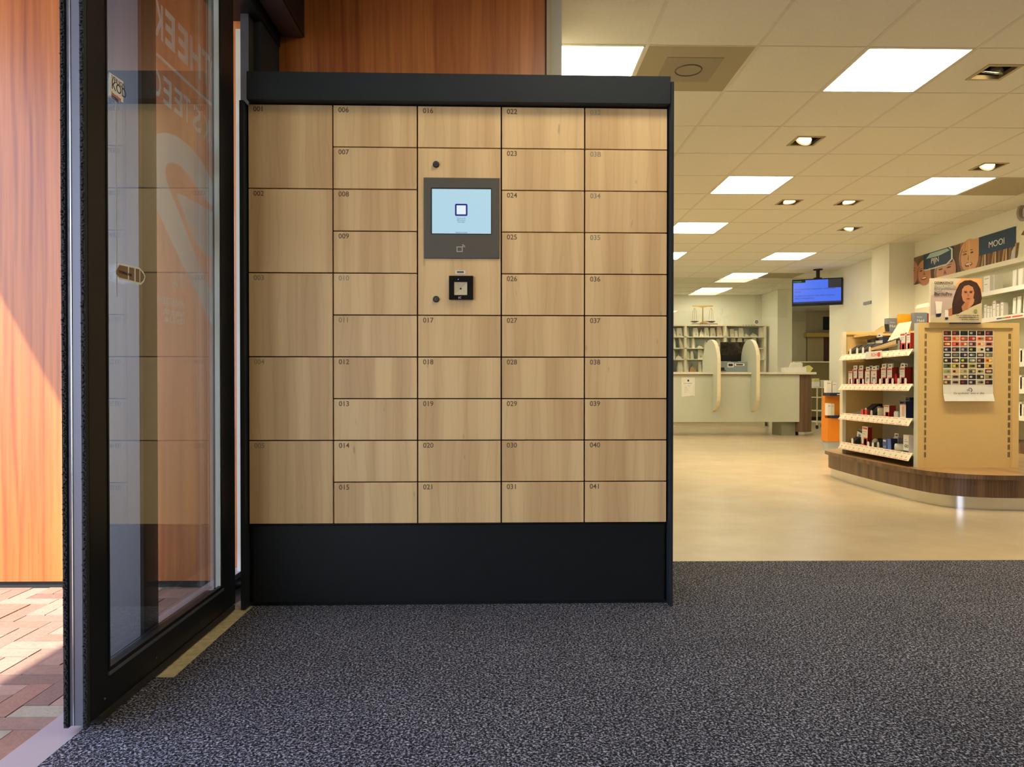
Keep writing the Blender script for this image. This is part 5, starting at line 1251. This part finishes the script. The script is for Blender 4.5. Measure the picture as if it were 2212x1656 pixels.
for x in (x0_+.07, x1_-.03):
    for y in (Yq, Yq+.4):
        localize(MB().cyl((x-.012, y, .035), (x+.012, y, .035), .035, None, M_BLACKM, 14).build('caster'), e)
for k, (pa, pb, zt_2, m, l) in enumerate(((1758, 1771, .09, M_WHITE, 'white box on the trolley top at its left'), (1773, 1790, .12, M_BSIDE, 'beige flat box stack on the trolley top, right one'), (1760, 1770, .16, mat('yellow_green', (.62, .6, .22), .6), 'yellow-green sponge pack on the white box on the trolley'))):
    a, c_ = at(pa, 800, Y=Yq+.05).x, at(pb, 800, Y=Yq+.05).x; z0 = tz+.03 if k < 2 else tz+.121
    o = MB().box((a-c_)/2, (c_-a)/2, 0, .2, 0, zt_2 if k < 2 else .06, m, bev=.004).build('storage_box', None); o.location = ((a+c_)/2, Yq+.05, z0); tag(o, l, 'box')
# orange display stand
Yo = 8.85
x0_ = at(1774, 900, Y=Yo+.18).x; x1_ = x0_+.42
zo0, zo1, zo2 = at(1790, 953, Y=Yo).z, at(1790, 903, Y=Yo).z, at(1790, 855, Y=Yo).z
e = empty('orange_display', ((x0_+x1_)/2, Yo+.2, 0), 'bright orange product display stand with black trays, behind the shelf unit', 'display')
localize(MB().box(x0_+.02, x1_, Yo+.02, Yo+.17, 0, zo0, mat('pale_blue_base', (.52, .58, .62), .5)).build('base'), e)
localize(MB().box(x0_, x1_, Yo, Yo+.18, zo0, zo1, M_ORANGE).build('body'), e)
localize(MB().box(x0_+.01, x0_+.17, Yo+.10, Yo+.18, zo1, zo2, M_ORANGE).box(x0_+.17, x1_, Yo+.12, Yo+.18, zo1, zo2, M_ORANGE).build('back_panel'), e)
localize(MB().box(x0_+.04, x1_, Yo-.03, Yo+.10, zo1, zo1+.035, M_NAVY).box(x0_+.015, x1_, Yo-.03, Yo+.10, zo2, zo2+.04, M_NAVY).build('tray'), e)
localize(MB().box(x0_+.10, x0_+.16, Yo-.033, Yo-.03, zo2+.012, zo2+.024, M_WHITE).box(x0_+.15, x0_+.22, Yo-.033, Yo-.03, zo1+.010, zo1+.022, M_WHITE).build('tray_lettering'), e)
for (pa, pb, zz, h, l) in ((1786, 1793, zo1+.035, .15, 'white box on the lower tray of the orange display'), (1793.5, 1800, zo1+.035, .145, 'pale box beside it on the lower tray of the orange display'),
                           (1786, 1796, zo2+.04, .15, 'white box on the upper tray of the orange display, left one'), (1798, 1807, zo2+.04, .13, 'white box on the upper tray of the orange display, right one')):
    a, c_ = at(pa, 870, Y=Yo+.03).x, at(pb, 870, Y=Yo+.03).x
    o = MB().box((a-c_)/2, (c_-a)/2, 0, .08, 0, h, M_WHITE if 'pale' not in l else M_BSIDE).box((a-c_)/2+.005, (c_-a)/2-.01, -.001, 0, h*.75, h*.8, M_GREY).build('product_box', None)
    o.location = ((a+c_)/2, Yo+(.0 if zz < zo2 else .03)-.01+.01, zz); tag(o, l, 'box', 'boxes on the orange display')
